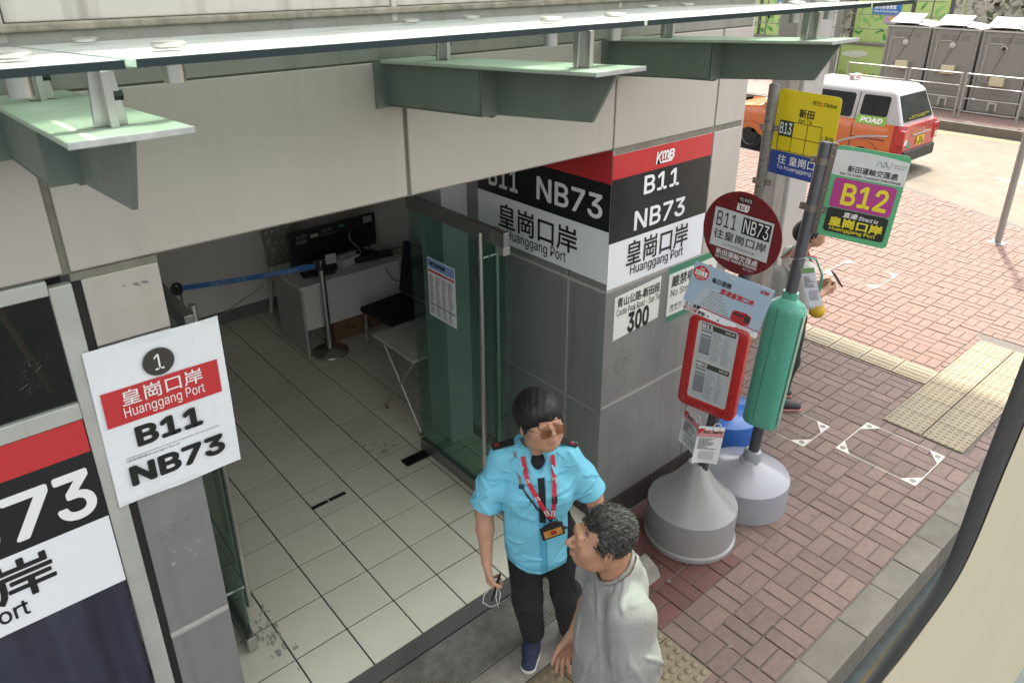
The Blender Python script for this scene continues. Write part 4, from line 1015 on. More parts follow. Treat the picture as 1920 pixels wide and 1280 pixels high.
text(ys, '皇崗', .158, .222, .0, .035, INK, -.0042, cjk=True); text(ys, '‹', .138, .148, .005, .03, INK, -.0042); text(ys, 'Huanggang', .158, .222, -.018, -.006, INK, -.0042); text(ys, '1', -.165, -.158, .235, .26, INK, -.0042)
text(ys, '往 皇崗口岸', -.165, .20, -.215, -.150, INKW, -.0042, cjk=True, bold=.01); text(ys, 'To Huanggang Port', -.165, .20, -.262, -.225, INKW, -.0042, bold=.004)
box('sign_rail', m_clamp, ys, -.27, -.2325, -.004, .012, -.295, .21)
for z in (2.02, 2.40): clamp(t3, z, r=.036)
# ================================================================== ACROSS THE PAVING: RAILINGS, TAXI, TOILETS, HOARDING
m_galv = M('galvanised', (.30, .30, .29), .45, .6, var=.1, scale=10)
# slim pole standing in the sunlit paving
sp = thing('slim_pole', 'slim grey pole with small foot plate on the sunlit pink paving', 'pole', (9.956, .253, PZ))
MB().lathe([(.042, 0), (.042, 3.0)], n=20).build('shaft', m_galv, sp, smooth=True); box('foot_plate', m_galv, sp, -.09, .09, -.09, .09, -.004, .012, bev=.003)
box('small_sign', m_galv, sp, -.25, .25, -.055, -.045, 2.25, 2.55)
# far footway with kerb
MB().box(18.3, 40, -20, 40, RZ - .2, PZ).build('far_footway', M('far_pavers', (.19, .125, .105), .85, var=.25, scale=9), None, kind='structure')
fk = MB().box(18.12, 18.299, -20, 40, RZ - .2, PZ - .01).build('far_kerb', m_kerb, None, kind='structure')
for k in range(2): MB().box(17.72 + .14 * k, 17.78 + .14 * k, -20, 40, RZ, RZ + .004).build('yellow_line', M('yellow_line_paint', (.42, .33, .12), .8, var=.2), None, kind='structure')
# pedestrian railing
def railing(y0, y1, lab, x=18.75):
    t = thing('railing', lab, 'railing', (x, 0, PZ), group='steel railing panels along the far kerb')
    for yy in (y0, y1):
        MB().lathe([(.028, 0), (.028, 1.04)], (0, yy, 0), 12).build('post', m_galv, t, smooth=True)
    for z in (1.02, .74, .46, .16):
        MB().tube([(0, y0, z), (0, y1, z)], .013 if z < 1 else .019, 8).build('rail', m_galv, t)
for k, (a, b) in enumerate(((6.88, 5.40), (5.32, 4.12), (4.02, 2.80))):
    railing(b, a, ('railing panel before the mural hoarding', 'railing panel crossing the first two grey toilets', 'railing panel crossing the toilet with the fan vent', 'railing panel at the end of the toilet row')[k])
# portable toilets seen from behind
m_tg = M('toilet_grey', (.185, .18, .165), .5, var=.05, scale=3, streak=.15, gcol=(.12, .115, .10))
m_tgd = M('toilet_rib', (.12, .118, .108), .5); m_tw = M('toilet_white', (.38, .38, .36), .45, var=.04); m_cream = M('cream_box', (.48, .44, .30), .5, var=.04)
def toilet(lab, y, fan, boxz, gap=0):
    t = thing('portable_toilet', lab, 'portable toilet', (19.45, y, PZ), group='row of grey portable toilets')
    w, d, h = .50, 1.05, 1.93
    box('body', m_tg, t, 0, d, -w, w, .06, h, bev=.03, seg=3); box('skid', m_tgd, t, .02, d, -w + .03, w - .03, 0, .0595)
    for s in (-1, 1): box('corner_rib', m_tg, t, -.02, .07, s * w - .035, s * w + .035, .06, h, bev=.015)
    rf = MB(); n = 14
    rf.grid(lambda u, v: (-.03 + (d + .06) * v, -w - .03 + (2 * w + .06) * u, h + .03 + .13 * (math.sin(math.pi * u) ** .6) * (math.sin(math.pi * (.05 + .9 * v)) ** .5)), n, n)
    rf.box(-.03, d + .03, -w - .03, w + .03, h - .01, h + .0295)
    rf = rf.build('roof', m_tw, t, smooth=True)
    sol = box('solar_panel', M('panel_backsheet', (.36, .37, .38), .35, var=.03), t, -.03, .50, -.26, .42, 0, .018)
    sol.location = (-.02, .05, h + .10); sol.rotation_euler = (0, R(-22), 0)
    for s in (-.2, .36): MB().tube([(.0, s + .05, h + .03), (.0, s + .05, h + .11)], .012, 6).build('panel_bracket', m_galv, t)
    for k in range(3):
        for q in range(3): box('vent_slot', m_tgd, t, -.004, .0005, -.33 + .24 * k, -.15 + .24 * k, 1.78 - .045 * q, 1.80 - .045 * q)
    for k in range(3): box('moulded_rib', m_tgd, t, -.004, .0005, -.36, .34, .62 - .12 * k, .635 - .12 * k)
    v = MB().lathe([(.072, 0), (.072, .02), (.05, .035), (0, .036)], n=24).xf(Matrix.Translation((-.001, .02, 1.56)) @ Matrix.Rotation(R(-90), 4, 'Y')).build('vent_cowl', m_tw, t, smooth=True)
    if fan: MB().lathe([(.055, 0), (.055, .004), (.02, .004), (.02, .0)], n=24).xf(Matrix.Translation((-.039, .02, 1.56)) @ Matrix.Rotation(R(-90), 4, 'Y')).build('fan_opening', M('fan_dark', (.05, .05, .045), .6), v)
    box('battery_box', m_cream, t, -.13, -.0005, -.16, .14, boxz, boxz + .20, bev=.012)
    MB().tube([(-.012, .04, 1.66), (-.012, .33, 1.66), (-.012, .38, 1.62), (-.012, .40, boxz + .08), (-.012, .14, boxz + .05)], .010, 6).build('conduit', m_tw, t)
    MB().tube([(-.015, -.12, h), (-.02, .0, 1.5), (-.015, .22, boxz + .1), (-.014, .30, boxz - .06)], .005, 5).build('wire', M('wire_red', (.12, .05, .04), .6), t)
    fr_ = MB().box(-.02, -.0005, -.12, -.075, .13, .33).box(-.02, -.0005, .045, .09, .13, .33).box(-.02, -.0005, -.075, .045, .29, .33).build('flap_frame', m_tw, t)
    box('flap', m_tgd, t, -.012, -.0006, -.0745, .0445, .08, .2895)
toilet('grey portable toilet with solar panel next to the mural hoarding', 5.83, False, .92)
toilet('grey portable toilet between two others, behind the railing post', 4.71, False, .90)
toilet('grey portable toilet with round open fan vent', 3.58, True, .72)
toilet('grey portable toilet at the outer end of the row', 2.45, False, .85)
# mural hoarding (plain leaf pattern, figures left out)
m_mur = M('mural_pale_green', (.36, .50, .17), .6, var=.08, scale=2)
m_lf = M('mural_leaf', (.05, .26, .05), .6, var=.25, scale=8); m_lf2 = M('mural_leaf_light', (.20, .42, .13), .6, var=.2, scale=8)
hb = thing('mural_hoarding', 'leaf-painted green hoarding with cloud band behind the toilets', 'hoarding', (23.0, 0, PZ))
for (y0, y1) in ((6.3, 9.35), (9.42, 12.5), (12.57, 15.6)):
    box('lower_board', m_mur, hb, 0, .05, y0, y1, 0, 1.06)
for (y0, y1) in ((6.3, 7.25), (7.36, 9.0), (10.75, 12.3), (12.4, 15.6)):
    box('upper_board', m_mur, hb, .06, .10, y0, y1, 1.15, 3.4)
box('rail_between', m_tgd, hb, -.05, .12, 6.2, 15.7, 1.062, 1.148)
for y in (6.25, 7.305, 9.05, 10.70, 12.35): box('mullion', M('hoarding_post', (.06, .06, .06), .5), hb, .03, .12, y - .045, y + .045, 1.149, 3.5)
def leaf(b, y, z, L, a, w):
    pts = []
    for k in range(9):
        t = k / 8; pts.append((t * L, w * math.sin(math.pi * t ** .8)))
    for k in range(7, 0, -1):
        t = k / 8; pts.append((t * L, -w * math.sin(math.pi * t ** .8)))
    b.prism([(y - (p[0] * math.cos(a) - p[1] * math.sin(a)), z + p[0] * math.sin(a) + p[1] * math.cos(a)) for p in pts], 'x', 0, .003)
r_ = random.Random(3)
for mt, n, off in ((m_lf2, 60, .054), (m_lf, 70, .049)):
    b = MB()
    for k in range(n):
        y = r_.choice((r_.uniform(6.5, 7.1), r_.uniform(7.5, 8.9), r_.uniform(10.9, 12.2), r_.uniform(12.5, 13.2))); z = 1.22 + abs(r_.gauss(0, .45)); 
        if z > 3: continue
        leaf(b, y, z, r_.uniform(.12, .34), r_.uniform(.2, 2.9), r_.uniform(.025, .06))
    b.build('painted_leaves', mt, hb, kind='stuff').location = (off, 0, 0)
b = MB()
for (y, z, s) in ((7.0, .72, .16), (7.2, .74, .13), (8.6, .80, .14), (8.8, .77, .18), (9.05, .76, .12), (10.2, .8, .16)):
    b.prism([(y + s * 1.5 * math.cos(a), z + s * .6 * math.sin(a)) for a in np.linspace(0, 2 * math.pi, 18)[:-1]], 'x', -.006 - y * .0004, -.001)
b.build('painted_clouds', M('mural_cloud', (.55, .60, .52), .6), hb, kind='stuff')
b = MB()
for k in range(90):
    y = r_.uniform(6.4, 11); z = abs(r_.gauss(0, .14)) + .02; q = r_.uniform(.02, .055)
    b.prism([(y + q * math.cos(a), z + q * math.sin(a)) for a in np.linspace(0, 2 * math.pi, 7)[:-1]], 'x', -.008 - k * 1e-5, -.0065)
b.build('painted_flowers', M('mural_yellow', (.55, .45, .05), .6, var=.3, scale=20), hb, kind='stuff')
b = MB()
for k in range(120):
    leaf(b, r_.uniform(6.4, 11), abs(r_.gauss(0, .12)), r_.uniform(.06, .16), r_.uniform(.3, 2.8), .02)
b.build('painted_leaves', m_lf, hb, kind='stuff').location = (-.0055, 0, 0)
for yl in (8.5, 11.75):
    bs = thing('clean_banner', ('blue Keep Hong Kong Clean banner on the mural above the first toilet', 'blue Keep Hong Kong Clean banner on the mural beside the grey column')[yl > 10], 'banner', (23.045, yl, PZ), (0, 0, R(-90)), group='blue banners on the mural')
    box('blue_field', M('banner_blue', (.03, .16, .42), .5), bs, 0, .85, 0, .01, 1.98, 2.28)
    text(bs, '保持香港清潔', .05, .7, 2.13, 2.25, INKW, -.003, cjk=True, bold=.02); text(bs, 'Keep Hong Kong Clean', .05, .78, 2.02, 2.10, INKW, -.003, bold=.01)
    box('lilac_field', M('banner_lilac', (.38, .28, .40), .5), bs, .40, 1.05, 0, .008, 1.72, 1.97); text(bs, '清潔香港', .55, 1.0, 1.78, 1.92, M('banner_yellow', (.6, .45, .03), .5, var=0), -.003, cjk=True, bold=.03)
# grey service structure with railings before the hoarding
for k, (y, w, lab) in enumerate(((10.45, .30, 'broad grey concrete column before the mural hoarding'), (9.65, .35, 'grey concrete column next to the roof column and mural'))):
    t = thing('concrete_column', lab, 'column', (22.2, y - .25, PZ), group='grey columns before the mural')
    box('shaft', M('grey_concrete', (.25, .25, .24), .8, var=.1), t, -.2, .2, -w, w, 0, 6, bev=.02); box('edge_strip', M('strip_pale', (.45, .45, .43), .6), t, -.21, -.2005, -w + .02, -w + .09, 0, 6)
hr = thing('hoarding_rail', 'thin horizontal guard rails in front of the mural', 'railing', (21.6, 0, PZ))
for z in (1.25, 1.65, 2.05, 2.45): MB().tube([(0, 5.9, z), (0, 15.6, z)], .014, 6).build('rail', m_tgd, hr)
for y in (6.2, 8.6, 11.2, 13.6): MB().tube([(0, y, 0), (0, y, 2.6)], .022, 8).build('post', m_tgd, hr)
# dark slope with shrubs and a lamp post far behind
sl = MB().grid(lambda u, v: (36 + 16 * v + 1.2 * math.sin(u * 17), -30 + 80 * u, -.3 + 12 * v + .5 * math.sin(u * 40 + v * 9)), 60, 20).build('hillside', M('dark_slope', (.055, .05, .036), .95, var=.5, scale=1.5), None, smooth='all', kind='structure')
fol = MB(); r_ = random.Random(8)
for k in range(9000):
    u, v = r_.random(), r_.random() ** 1.2
    c = Vector((35.6 + 16 * v + 1.2 * math.sin(u * 17), -30 + 80 * u, -.2 + 12 * v + r_.uniform(0, .8))); s = r_.uniform(.10, .28)
    a = Vector((r_.gauss(0, 1), r_.gauss(0, 1), r_.gauss(0, 1))).normalized(); bq = a.orthogonal().normalized(); cq = a.cross(bq)
    fol.add([c - bq * s, c - cq * s * .5, c + bq * s, c + cq * s * .5], [(0, 1, 2, 3)])
fol.build('shrub_foliage', M('dark_foliage', (.045, .06, .025), .8, var=.5, scale=2), None, kind='stuff', label='dark mass of shrubs covering the slope behind the toilets', cat='shrubs')
lp = thing('lamp_post', 'blue-grey lamp post rising behind the toilets', 'lamp post', (27.0, 5.05, PZ))
MB().lathe([(.09, 0), (.07, 7)], n=14).build('shaft', M('lamp_grey', (.28, .30, .34), .5), lp, smooth=True); MB().tube([(0, 0, 6.95), (-.6, 0, 7.3), (-1.4, 0, 7.4)], .04, 8).build('arm', m_galv, lp); box('lantern', m_galv, lp, -1.9, -1.4, -.12, .12, 7.33, 7.45, bev=.03)
# hidden front of the row: tree behind the toilets
tr = thing('tree', 'slender tree with patchy bark behind the mural end', 'tree', (25.2, 6.55, PZ))
MB().tube([(0, 0, 0), (.03, .05, 1.5), (-.05, .1, 3), (.1, .05, 5)], [.16, .14, .13, .09], 10).build('trunk', M('patchy_bark', (.30, .29, .25), .9, var=.4, scale=9), tr, smooth='all')
cw = MB()
for k in range(1500):
    c = Vector((r_.gauss(0, 1.1), r_.gauss(0, 1.1), 5.6 + r_.gauss(0, .8))); s = r_.uniform(.06, .14); a = Vector((r_.gauss(0, 1), r_.gauss(0, 1), r_.gauss(0, 1))).normalized(); bq = a.orthogonal().normalized(); cq = a.cross(bq)
    cw.add([c - bq * s, c - cq * s * .5, c + bq * s, c + cq * s * .5], [(0, 1, 2, 3)])
cw.build('crown', M('leaf_green', (.06, .11, .03), .7, var=.4, scale=3), tr)
for k in range(3):
    a = k * 2.1; MB().tube([(0, 0, 3.6 + .3 * k), (.5 * math.cos(a), .5 * math.sin(a), 4.6 + .2 * k), (.8 * math.cos(a), .8 * math.sin(a), 5.6)], [.06, .04, .02], 6).build('limb', M('patchy_bark'), tr)

# ------------------------------------------------------------------ taxi
tx = thing('taxi', 'orange, white and red taxi cab parked on the concrete road', 'taxi', (13.72, 2.9, RZ)); tx.scale = (.9, .9, .9)
m_or = M('taxi_orange', (.52, .13, .03), .3, var=.03, coat=.6); m_wh = M('taxi_white', (.37, .37, .37), .3, var=.02, coat=.5); m_rd = M('taxi_red', (.38, .02, .022), .3, var=.04, coat=.6)
m_tb = M('taxi_black', (.018, .018, .019), .5, var=.1); m_tg2 = M('taxi_glass', (.02, .025, .026), .06, var=0, spec=.8); m_tyre = M('tyre', (.018, .018, .018), .8)
def hw(y):                                   # half width along the length
    return .845 - .10 * max(0, (.30 - y) / .30) ** 2 - .20 * max(0, (y - 3.7) / .7) ** 2
def zt(y):                                   # top of the lower body
    return 1.03 + .02 * min(y, 1) if y < 3.0 else 1.05 - .16 * ((y - 3.0) / 1.4) ** 1.6
ST = [0.0, .03, .10, .22, .40, .60, 1.0, 1.5, 2.0, 2.5, 3.0, 3.4, 3.8, 4.1, 4.28, 4.36]
low = MB(); NSEC = None
secs = []
for y in ST:
    w = hw(y); t_ = zt(y); z0 = .22 if .3 < y < 4.0 else .26
    s_ = [(w - .10, z0), (w - .015, z0 + .06), (w, z0 + .20), (w, .62), (w - .004, .80), (w - .02, .95), (w - .045, t_)]
    secs.append([(-x, y, z) for x, z in s_] + [(x, y, z) for x, z in s_[::-1]])
nn = len(secs[0]); vs = [p for s_ in secs for p in s_]; fs = []; mi = []
for i in range(len(ST) - 1):
    for k in range(nn):
        k2 = (k + 1) % nn; fs.append((i * nn + k, i * nn + k2, (i + 1) * nn + k2, (i + 1) * nn + k))
        z = (vs[fs[-1][0]][2] + vs[fs[-1][1]][2]) / 2; y = (ST[i] + ST[i + 1]) / 2
        mi.append(2 if (z < .52 and (y < .52 or y > 3.9)) else (1 if y < .24 else (2 if z < .33 else 0)))
for y_, c0 in ((0, 0), (len(ST) - 1, 0)):
    o = y_ * nn; h = nn // 2
    for k in range(h - 1):
        fs.append((o + k, o + k + 1, o + nn - 2 - k, o + nn - 1 - k)); z = (vs[o + k][2] + vs[o + k + 1][2]) / 2
        mi.append(2 if z < .52 else 1)
low.v = vs; low.f = fs; low.mi = mi
low.build('lower_body', [m_or, m_rd, m_tb], tx, smooth=True)
# greenhouse
gr = MB(); ring0 = [(.80, .10), (.80, 3.25)]; 
B_ = [(-.80, .09, 1.03), (.80, .09, 1.03), (.80, 3.30, 1.05), (-.80, 3.30, 1.05)]
T_ = [(-.665, .34, 1.64), (.665, .34, 1.64), (.645, 2.52, 1.64), (-.645, 2.52, 1.64)]
U_ = [(-.58, .48, 1.725), (.58, .48, 1.725), (.56, 2.35, 1.725), (-.56, 2.35, 1.725)]
gr.add(B_ + T_ + U_, [(0, 1, 5, 4), (1, 2, 6, 5), (2, 3, 7, 6), (3, 0, 4, 7), (4, 5, 9, 8), (5, 6, 10, 9), (6, 7, 11, 10), (7, 4, 8, 11), (8, 9, 10, 11)])
gr.build('cabin', m_wh, tx, bev=.05, seg=4, smooth=True)
def sidept(s, y, z, off=.004):
    t = (z - 1.03) / .61; x = .80 + (.655 - .80) * t + off; return (s * x, y, z)
def sidepanel(name, mat, s, pts, off, parent=None):
    outer = [sidept(s, y, z, off) for y, z in pts]; inner = [sidept(s, y, z, off - .01) for y, z in pts]; n = len(pts)
    return MB().add(outer + inner, [tuple(range(n)), tuple(range(n, 2 * n))[::-1]] + [(i, (i + 1) % n, n + (i + 1) % n, n + i) for i in range(n)]).build(name, mat, parent or tx)
for s in (-1, 1):
    sidepanel('quarter_window', m_tg2, s, round_rect(.42, .98, 1.16, 1.56, .05), .012)
    sidepanel('rear_door_window', m_tg2, s, round_rect(1.14, 2.02, 1.08, 1.56, .06), .012)
    sidepanel('front_door_window', m_tg2, s, [(2.12, 1.09), (3.02, 1.09), (2.52, 1.54), (2.46, 1.56), (2.12, 1.56)], .012)
    for y in (1.06, 2.07): sidepanel('door_gap', m_tb, s, [(y - .006, 1.03), (y + .006, 1.03), (y + .006, 1.6), (y - .006, 1.6)], .0105)
    for y in (1.06, 2.07, 3.05): box('door_gap', m_tb, tx, s * .8475 - .003, s * .8475 + .003, y - .005, y + .005, .36, .97)
    box('slide_rail', m_tb, tx, s * .843 - .006, s * .843 + .006, .35, 1.05, .70, .715)
    for y in (.78, 3.42):
        w = MB().lathe([(.20, -.09), (.30, -.085), (.315, -.06), (.315, .06), (.30, .085), (.20, .09)], n=32).xf(Matrix.Translation((s * .755, y, .315)) @ Matrix.Rotation(R(90), 4, 'Y')).build('wheel', m_tyre, tx, smooth=True)
        MB().lathe([(0, 0), (.19, .0), (.20, .02)], n=24, cap=False).xf(Matrix.Translation((s * .842, y, .315)) @ Matrix.Rotation(R(90) * s, 4, 'Y')).build('rim', M('rim_grey', (.30, .30, .30), .4, .7), w)
        MB().lathe([(.34, -.004), (.36, .0), (.36, .02)], n=32, cap=False).xf(Matrix.Translation((s * .835, y, .315)) @ Matrix.Rotation(R(90) * s, 4, 'Y')).build('wheel_arch', m_tb, tx)
pp = sidepanel('advert_panel', M('advert_green', (.20, .40, .06), .4), -1, round_rect(.40, 1.02, .985, 1.155, .03), .016)
tm_ = text(tx, 'POAD', 0, 1, 0, 1, INKW, 0, bold=.03, shear=.15, name='advert_lettering')
co = [v.co.copy() for v in tm_.data.vertices]
for v, c in zip(tm_.data.vertices, co):
    yy = .93 - .46 * c.x; zz = 1.02 + .105 * c.z; v.co = sidept(-1, yy, zz, .0195 + c.y * -.5)
st = MB().tube([(-.852, 1.45, .46), (-.853, 1.2, .60), (-.853, .9, .71), (-.851, .6, .77), (-.84, .30, .80)], [.012, .022, .026, .026, .022], 6, flat=1.0).build('white_swoosh', m_wh, tx)
for v in st.data.vertices: v.co.x = -.846 - .006 * (v.co.x < -.852) if v.co.y > .4 else v.co.x
text_o = text(tx, 'D', 0, .16, 0, .22, INKW, 0, bold=.02, name='advert_lettering')
for v in text_o.data.vertices: v.co = Vector((-.8475, 2.62 - v.co.x, .62 + v.co.z))
# rear
rw = MB().add([(-.66, .105 - .012, 1.09), (.66, .105 - .012, 1.09), (.585, .31 - .012, 1.58), (-.585, .31 - .012, 1.58), (-.66, .125, 1.09), (.66, .125, 1.09), (.585, .33, 1.58), (-.585, .33, 1.58)], [(0, 1, 2, 3), (7, 6, 5, 4), (0, 4, 5, 1), (1, 5, 6, 2), (2, 6, 7, 3), (3, 7, 4, 0)]).build('rear_window', m_tg2, tx)
for k, (zz, x0, x1) in enumerate(((1.125, -.45, .30), (1.155, -.30, .52))):
    tt = text(rw, '香港的士專營服務', x0, x1, 0, .03, M('ink_lemon', (.6, .55, .08), .5, var=0), 0, cjk=True, bold=.02)
    for v in tt.data.vertices: t = (zz + v.co.z - 1.09) / .49; v.co = Vector((v.co.x, .0905 + .205 * t - .003, zz + v.co.z))
for s in (-1, 1):
    MB().box(min(s * .62, s * .83), max(s * .62, s * .83), -.025, .16, .62, .95).build('tail_lamp', M('lamp_red', (.42, .015, .015), .15, coat=.8), tx, bev=.02)
    box('reverse_lens', M('lens_clear', (.55, .52, .50), .15), tx, min(s * .66, s * .80), max(s * .66, s * .80), -.031, -.0255, .66, .76)
box('chrome_bar', STEEL, tx, -.42, .42, -.022, .01, .80, .835, bev=.006)
np_ = box('number_plate', M('plate_yellow', (.62, .45, .02), .4), tx, -.18, .18, -.016, -.001, .585, .765)
text(np_, 'XU', -.08, .08, .685, .75, INK, -.018, bold=.02); text(np_, '4938', -.15, .15, .60, .675, INK, -.018, bold=.02)
gd = MB().prism([(-.52 + .10 * math.cos(a), .575 + .12 * math.sin(a)) for a in np.linspace(0, math.pi, 14)], 'y', -.010, -.001).build('seat_badge', M('badge_green', (.02, .18, .12), .4), tx)
text(gd, '4', -.54, -.50, .60, .65, INKW, -.012, bold=.02); text(gd, 'TAXI', -.56, -.48, .66, .68, INKW, -.012)
tt = text(tx, '元朗新田上水專線', -.50, .02, .86, .90, M('ink_gold', (.55, .35, .10), .5, var=0), -.003, cjk=True, bold=.02)
MB().tube([(.11 + .042 * math.cos(a), -.004, .885 + .032 * math.sin(a)) for a in np.linspace(0, 2 * math.pi, 22)], .006, 6).build('maker_badge', STEEL, tx)
box('bumper', m_tb, tx, -.74, .74, -.05, .06, .28, .52, bev=.03, seg=3)
ts = MB().prism([(-.17, 1.73), (.17, 1.73), (.15, 1.84), (-.15, 1.84)], 'y', 1.50, 1.62).build('roof_sign', M('sign_lit_white', (.65, .62, .62), .4), tx, bev=.012)
text(ts, 'TAXI', -.12, .12, 1.755, 1.82, INKR, 1.497, bold=.03)
_t = text(ts, 'TAXI', 0, 1, 0, 1, INKR, 0, bold=.03)
for q in range(3): MB().box(-.40 + .34 * q, -.385 + .34 * q, .62, 2.2, 1.722, 1.732).build('roof_rib', m_wh, tx)
for v in _t.data.vertices: v.co = Vector((-.172 + .018 * v.co.z, 1.615 - .11 * v.co.x, 1.745 + .085 * v.co.z))
MB().tube([(-.86, 2.95, 1.05), (-.98, 2.98, 1.08)], .02, 6).build('mirror_arm', m_tb, tx); box('door_mirror', m_or, tx, -1.08, -.93, 2.94, 3.02, 1.02, 1.20, bev=.02)
# ================================================================== PEOPLE (smooth blended volumes turned into one surface each)
V3 = lambda *a: np.array(a, float)
class Vol:
    def __init__(s): s.ops = []; s.lo = None; s.hi = None
    def _b(s, *ps, r=0):
        for p in ps:
            p = np.asarray(p, float)
            s.lo = p - r if s.lo is None else np.minimum(s.lo, p - r); s.hi = p + r if s.hi is None else np.maximum(s.hi, p + r)
    def cap(s, a, b, ra, rb=None, k=.02, side=None, f=1.0, cut=False):
        """tapered capsule; side/f: widened by f along the direction side"""
        rb = ra if rb is None else rb; a = np.asarray(a, float); b = np.asarray(b, float)
        if not cut: s._b(a, b, r=max(ra, rb) * max(f, 1) + .03)
        sd = None if side is None else np.asarray(side, float) / np.linalg.norm(side)
        def fn(P):
            ab = b - a; t = np.clip(((P - a) @ ab) / max(ab @ ab, 1e-12), 0, 1); q = P - a - t[:, None] * ab; r = ra + (rb - ra) * t
            if sd is None: return np.sqrt((q * q).sum(1)) - r
            c = q @ sd; n2 = (q * q).sum(1) - c * c
            return (np.sqrt(np.maximum(n2, 0) + (c / f) ** 2) - r) * (1.0 if f >= 1 else f)
        s.ops.append((fn, k, cut)); return s
    def ell(s, c, r, k=.02, rot=None, cut=False):
        c = np.asarray(c, float); r = np.asarray(r, float); A = None if rot is None else np.array(rot.to_3x3() if hasattr(rot, 'to_3x3') else rot)
        if not cut: s._b(c, r=r.max() + .02)
        def fn(P):
            q = P - c
            if A is not None: q = q @ A
            u = q / r; n = np.sqrt((u * u).sum(1)) + 1e-9; g = np.sqrt(((q / (r * r)) ** 2).sum(1)) + 1e-9
            return n * (n - 1) / g
        s.ops.append((fn, k, cut)); return s
    def half(s, p, n, k=.004):
        """cut away everything on the side n points to"""
        p = np.asarray(p, float); n = np.asarray(n, float) / np.linalg.norm(n)
        s.ops.append((lambda P: -((P - p) @ n), k, True)); return s
    def warp(s, fn): s.ops.append((fn, None, 'add')); return s
    def sub(s, vol, M4, k=.02):
        """union with another volume given in a frame of its own"""
        Mi = np.array(M4.inverted()); Mf = np.array(M4)
        for c in np.array([[x, y, z] for x in (vol.lo[0], vol.hi[0]) for y in (vol.lo[1], vol.hi[1]) for z in (vol.lo[2], vol.hi[2])]): s._b(Mf[:3, :3] @ c + Mf[:3, 3])
        s.ops.append((lambda P: vol(P @ Mi[:3, :3].T + Mi[:3, 3]), k, False)); return s
    def __call__(s, P):
        d = np.full(len(P), 1e3)
        for fn, k, cut in s.ops:
            v = fn(P)
            if cut == 'add': d = d + v; continue
            if cut: a, b = d, -v; h = np.clip(.5 + .5 * (a - b) / k, 0, 1); d = b + (a - b) * h + k * h * (1 - h)
            else: h = np.clip(.5 + .5 * (v - d) / k, 0, 1); d = v + (d - v) * h - k * h * (1 - h)
        return d
def extract(f, h, lo=None, hi=None, pad=.03):
    lo = np.asarray(f.lo if lo is None else lo) - pad; hi = np.asarray(f.hi if hi is None else hi) + pad
    c = 4; nc = np.ceil((hi - lo) / (h * c)).astype(int); n = nc * c
    g = np.stack(np.meshgrid(*[np.arange(m + 1) for m in nc], indexing='ij'), -1).reshape(-1, 3)
    dc = f(lo + g * (h * c)).reshape(nc + 1)
    near = np.abs(dc) < h * c * 2.3
    cm = np.zeros(nc, bool); sg = dc < 0
    for i in (0, 1):
        for j in (0, 1):
            for k in (0, 1): cm |= near[i:i + nc[0], j:j + nc[1], k:k + nc[2]]
    fm = cm.repeat(c, 0).repeat(c, 1).repeat(c, 2)
    vm = np.zeros(n + 1, bool)
    for i in (0, 1):
        for j in (0, 1):
            for k in (0, 1): vm[i:i + n[0], j:j + n[1], k:k + n[2]] |= fm
    D = np.where(sg[:-1, :-1, :-1].repeat(c, 0).repeat(c, 1).repeat(c, 2), -1., 1.)
    D = np.pad(D, ((0, 1),) * 3, mode='edge').astype(np.float32)
    I = np.argwhere(vm); D[vm] = f(lo + I * h)
    Sg = D < 0
    cnt = np.zeros(n, np.int8)
    for i in (0, 1):
        for j in (0, 1):
            for k in (0, 1): cnt += Sg[i:i + n[0], j:j + n[1], k:k + n[2]]
    act = (cnt > 0) & (cnt < 8); A = np.argwhere(act); idx = np.full(n, -1, np.int64); idx[act] = np.arange(len(A))
    pos = np.zeros((len(A), 3)); w = np.zeros(len(A))
    for ax in range(3):
        o1, o2 = [q for q in range(3) if q != ax]
        for u in (0, 1):
            for v in (0, 1):
                p0 = A.copy(); p0[:, o1] += u; p0[:, o2] += v; p1 = p0.copy(); p1[:, ax] += 1
                d0 = D[tuple(p0.T)]; d1 = D[tuple(p1.T)]; m = (d0 < 0) != (d1 < 0)
                t = d0[m] / (d0[m] - d1[m]); q = p0[m].astype(float); q[:, ax] += t; pos[m] += q; w[m] += 1
    vs = lo + pos / w[:, None] * h
    F = []
    for ax in range(3):
        o1, o2 = (ax + 1) % 3, (ax + 2) % 3
        sl0 = [slice(None)] * 3; sl1 = [slice(None)] * 3; sl0[ax] = slice(0, -1); sl1[ax] = slice(1, None)
        ch = Sg[tuple(sl0)] != Sg[tuple(sl1)]; E = np.argwhere(ch)
        E = E[(E[:, o1] > 0) & (E[:, o2] > 0) & (E[:, o1] < n[o1]) & (E[:, o2] < n[o2])]
        q = []
        for u, v in ((-1, -1), (0, -1), (0, 0), (-1, 0)):
            p = E.copy(); p[:, o1] += u; p[:, o2] += v; q.append(idx[tuple(p.T)])
        q = np.stack(q, 1); flip = ~Sg[tuple(E.T)]; q[flip] = q[flip][:, ::-1]; F.append(q)
    F = np.concatenate(F); F = F[(F >= 0).all(1)]
    return vs, F
def join(parts):
    vs = []; fs = []; o = 0
    for v, f in parts: vs.append(v); fs.append(f + o); o += len(v)
    return np.concatenate(vs), np.concatenate(fs)
def sobj(name, vf, mat, parent, **kw):
    v, f = vf; me = bpy.data.meshes.new(name)
    me.vertices.add(len(v)); me.vertices.foreach_set('co', v.ravel()); me.loops.add(f.size); me.loops.foreach_set('vertex_index', f.ravel().astype(np.int32))
    me.polygons.add(len(f)); me.polygons.foreach_set('loop_start', (np.arange(len(f)) * 4).astype(np.int32)); me.polygons.foreach_set('loop_total', np.full(len(f), 4, np.int32))
    me.update(calc_edges=True); me.validate(); me.polygons.foreach_set('use_smooth', [True] * len(me.polygons)); me.materials.append(mat)
    return obj(name, me, parent, **kw)
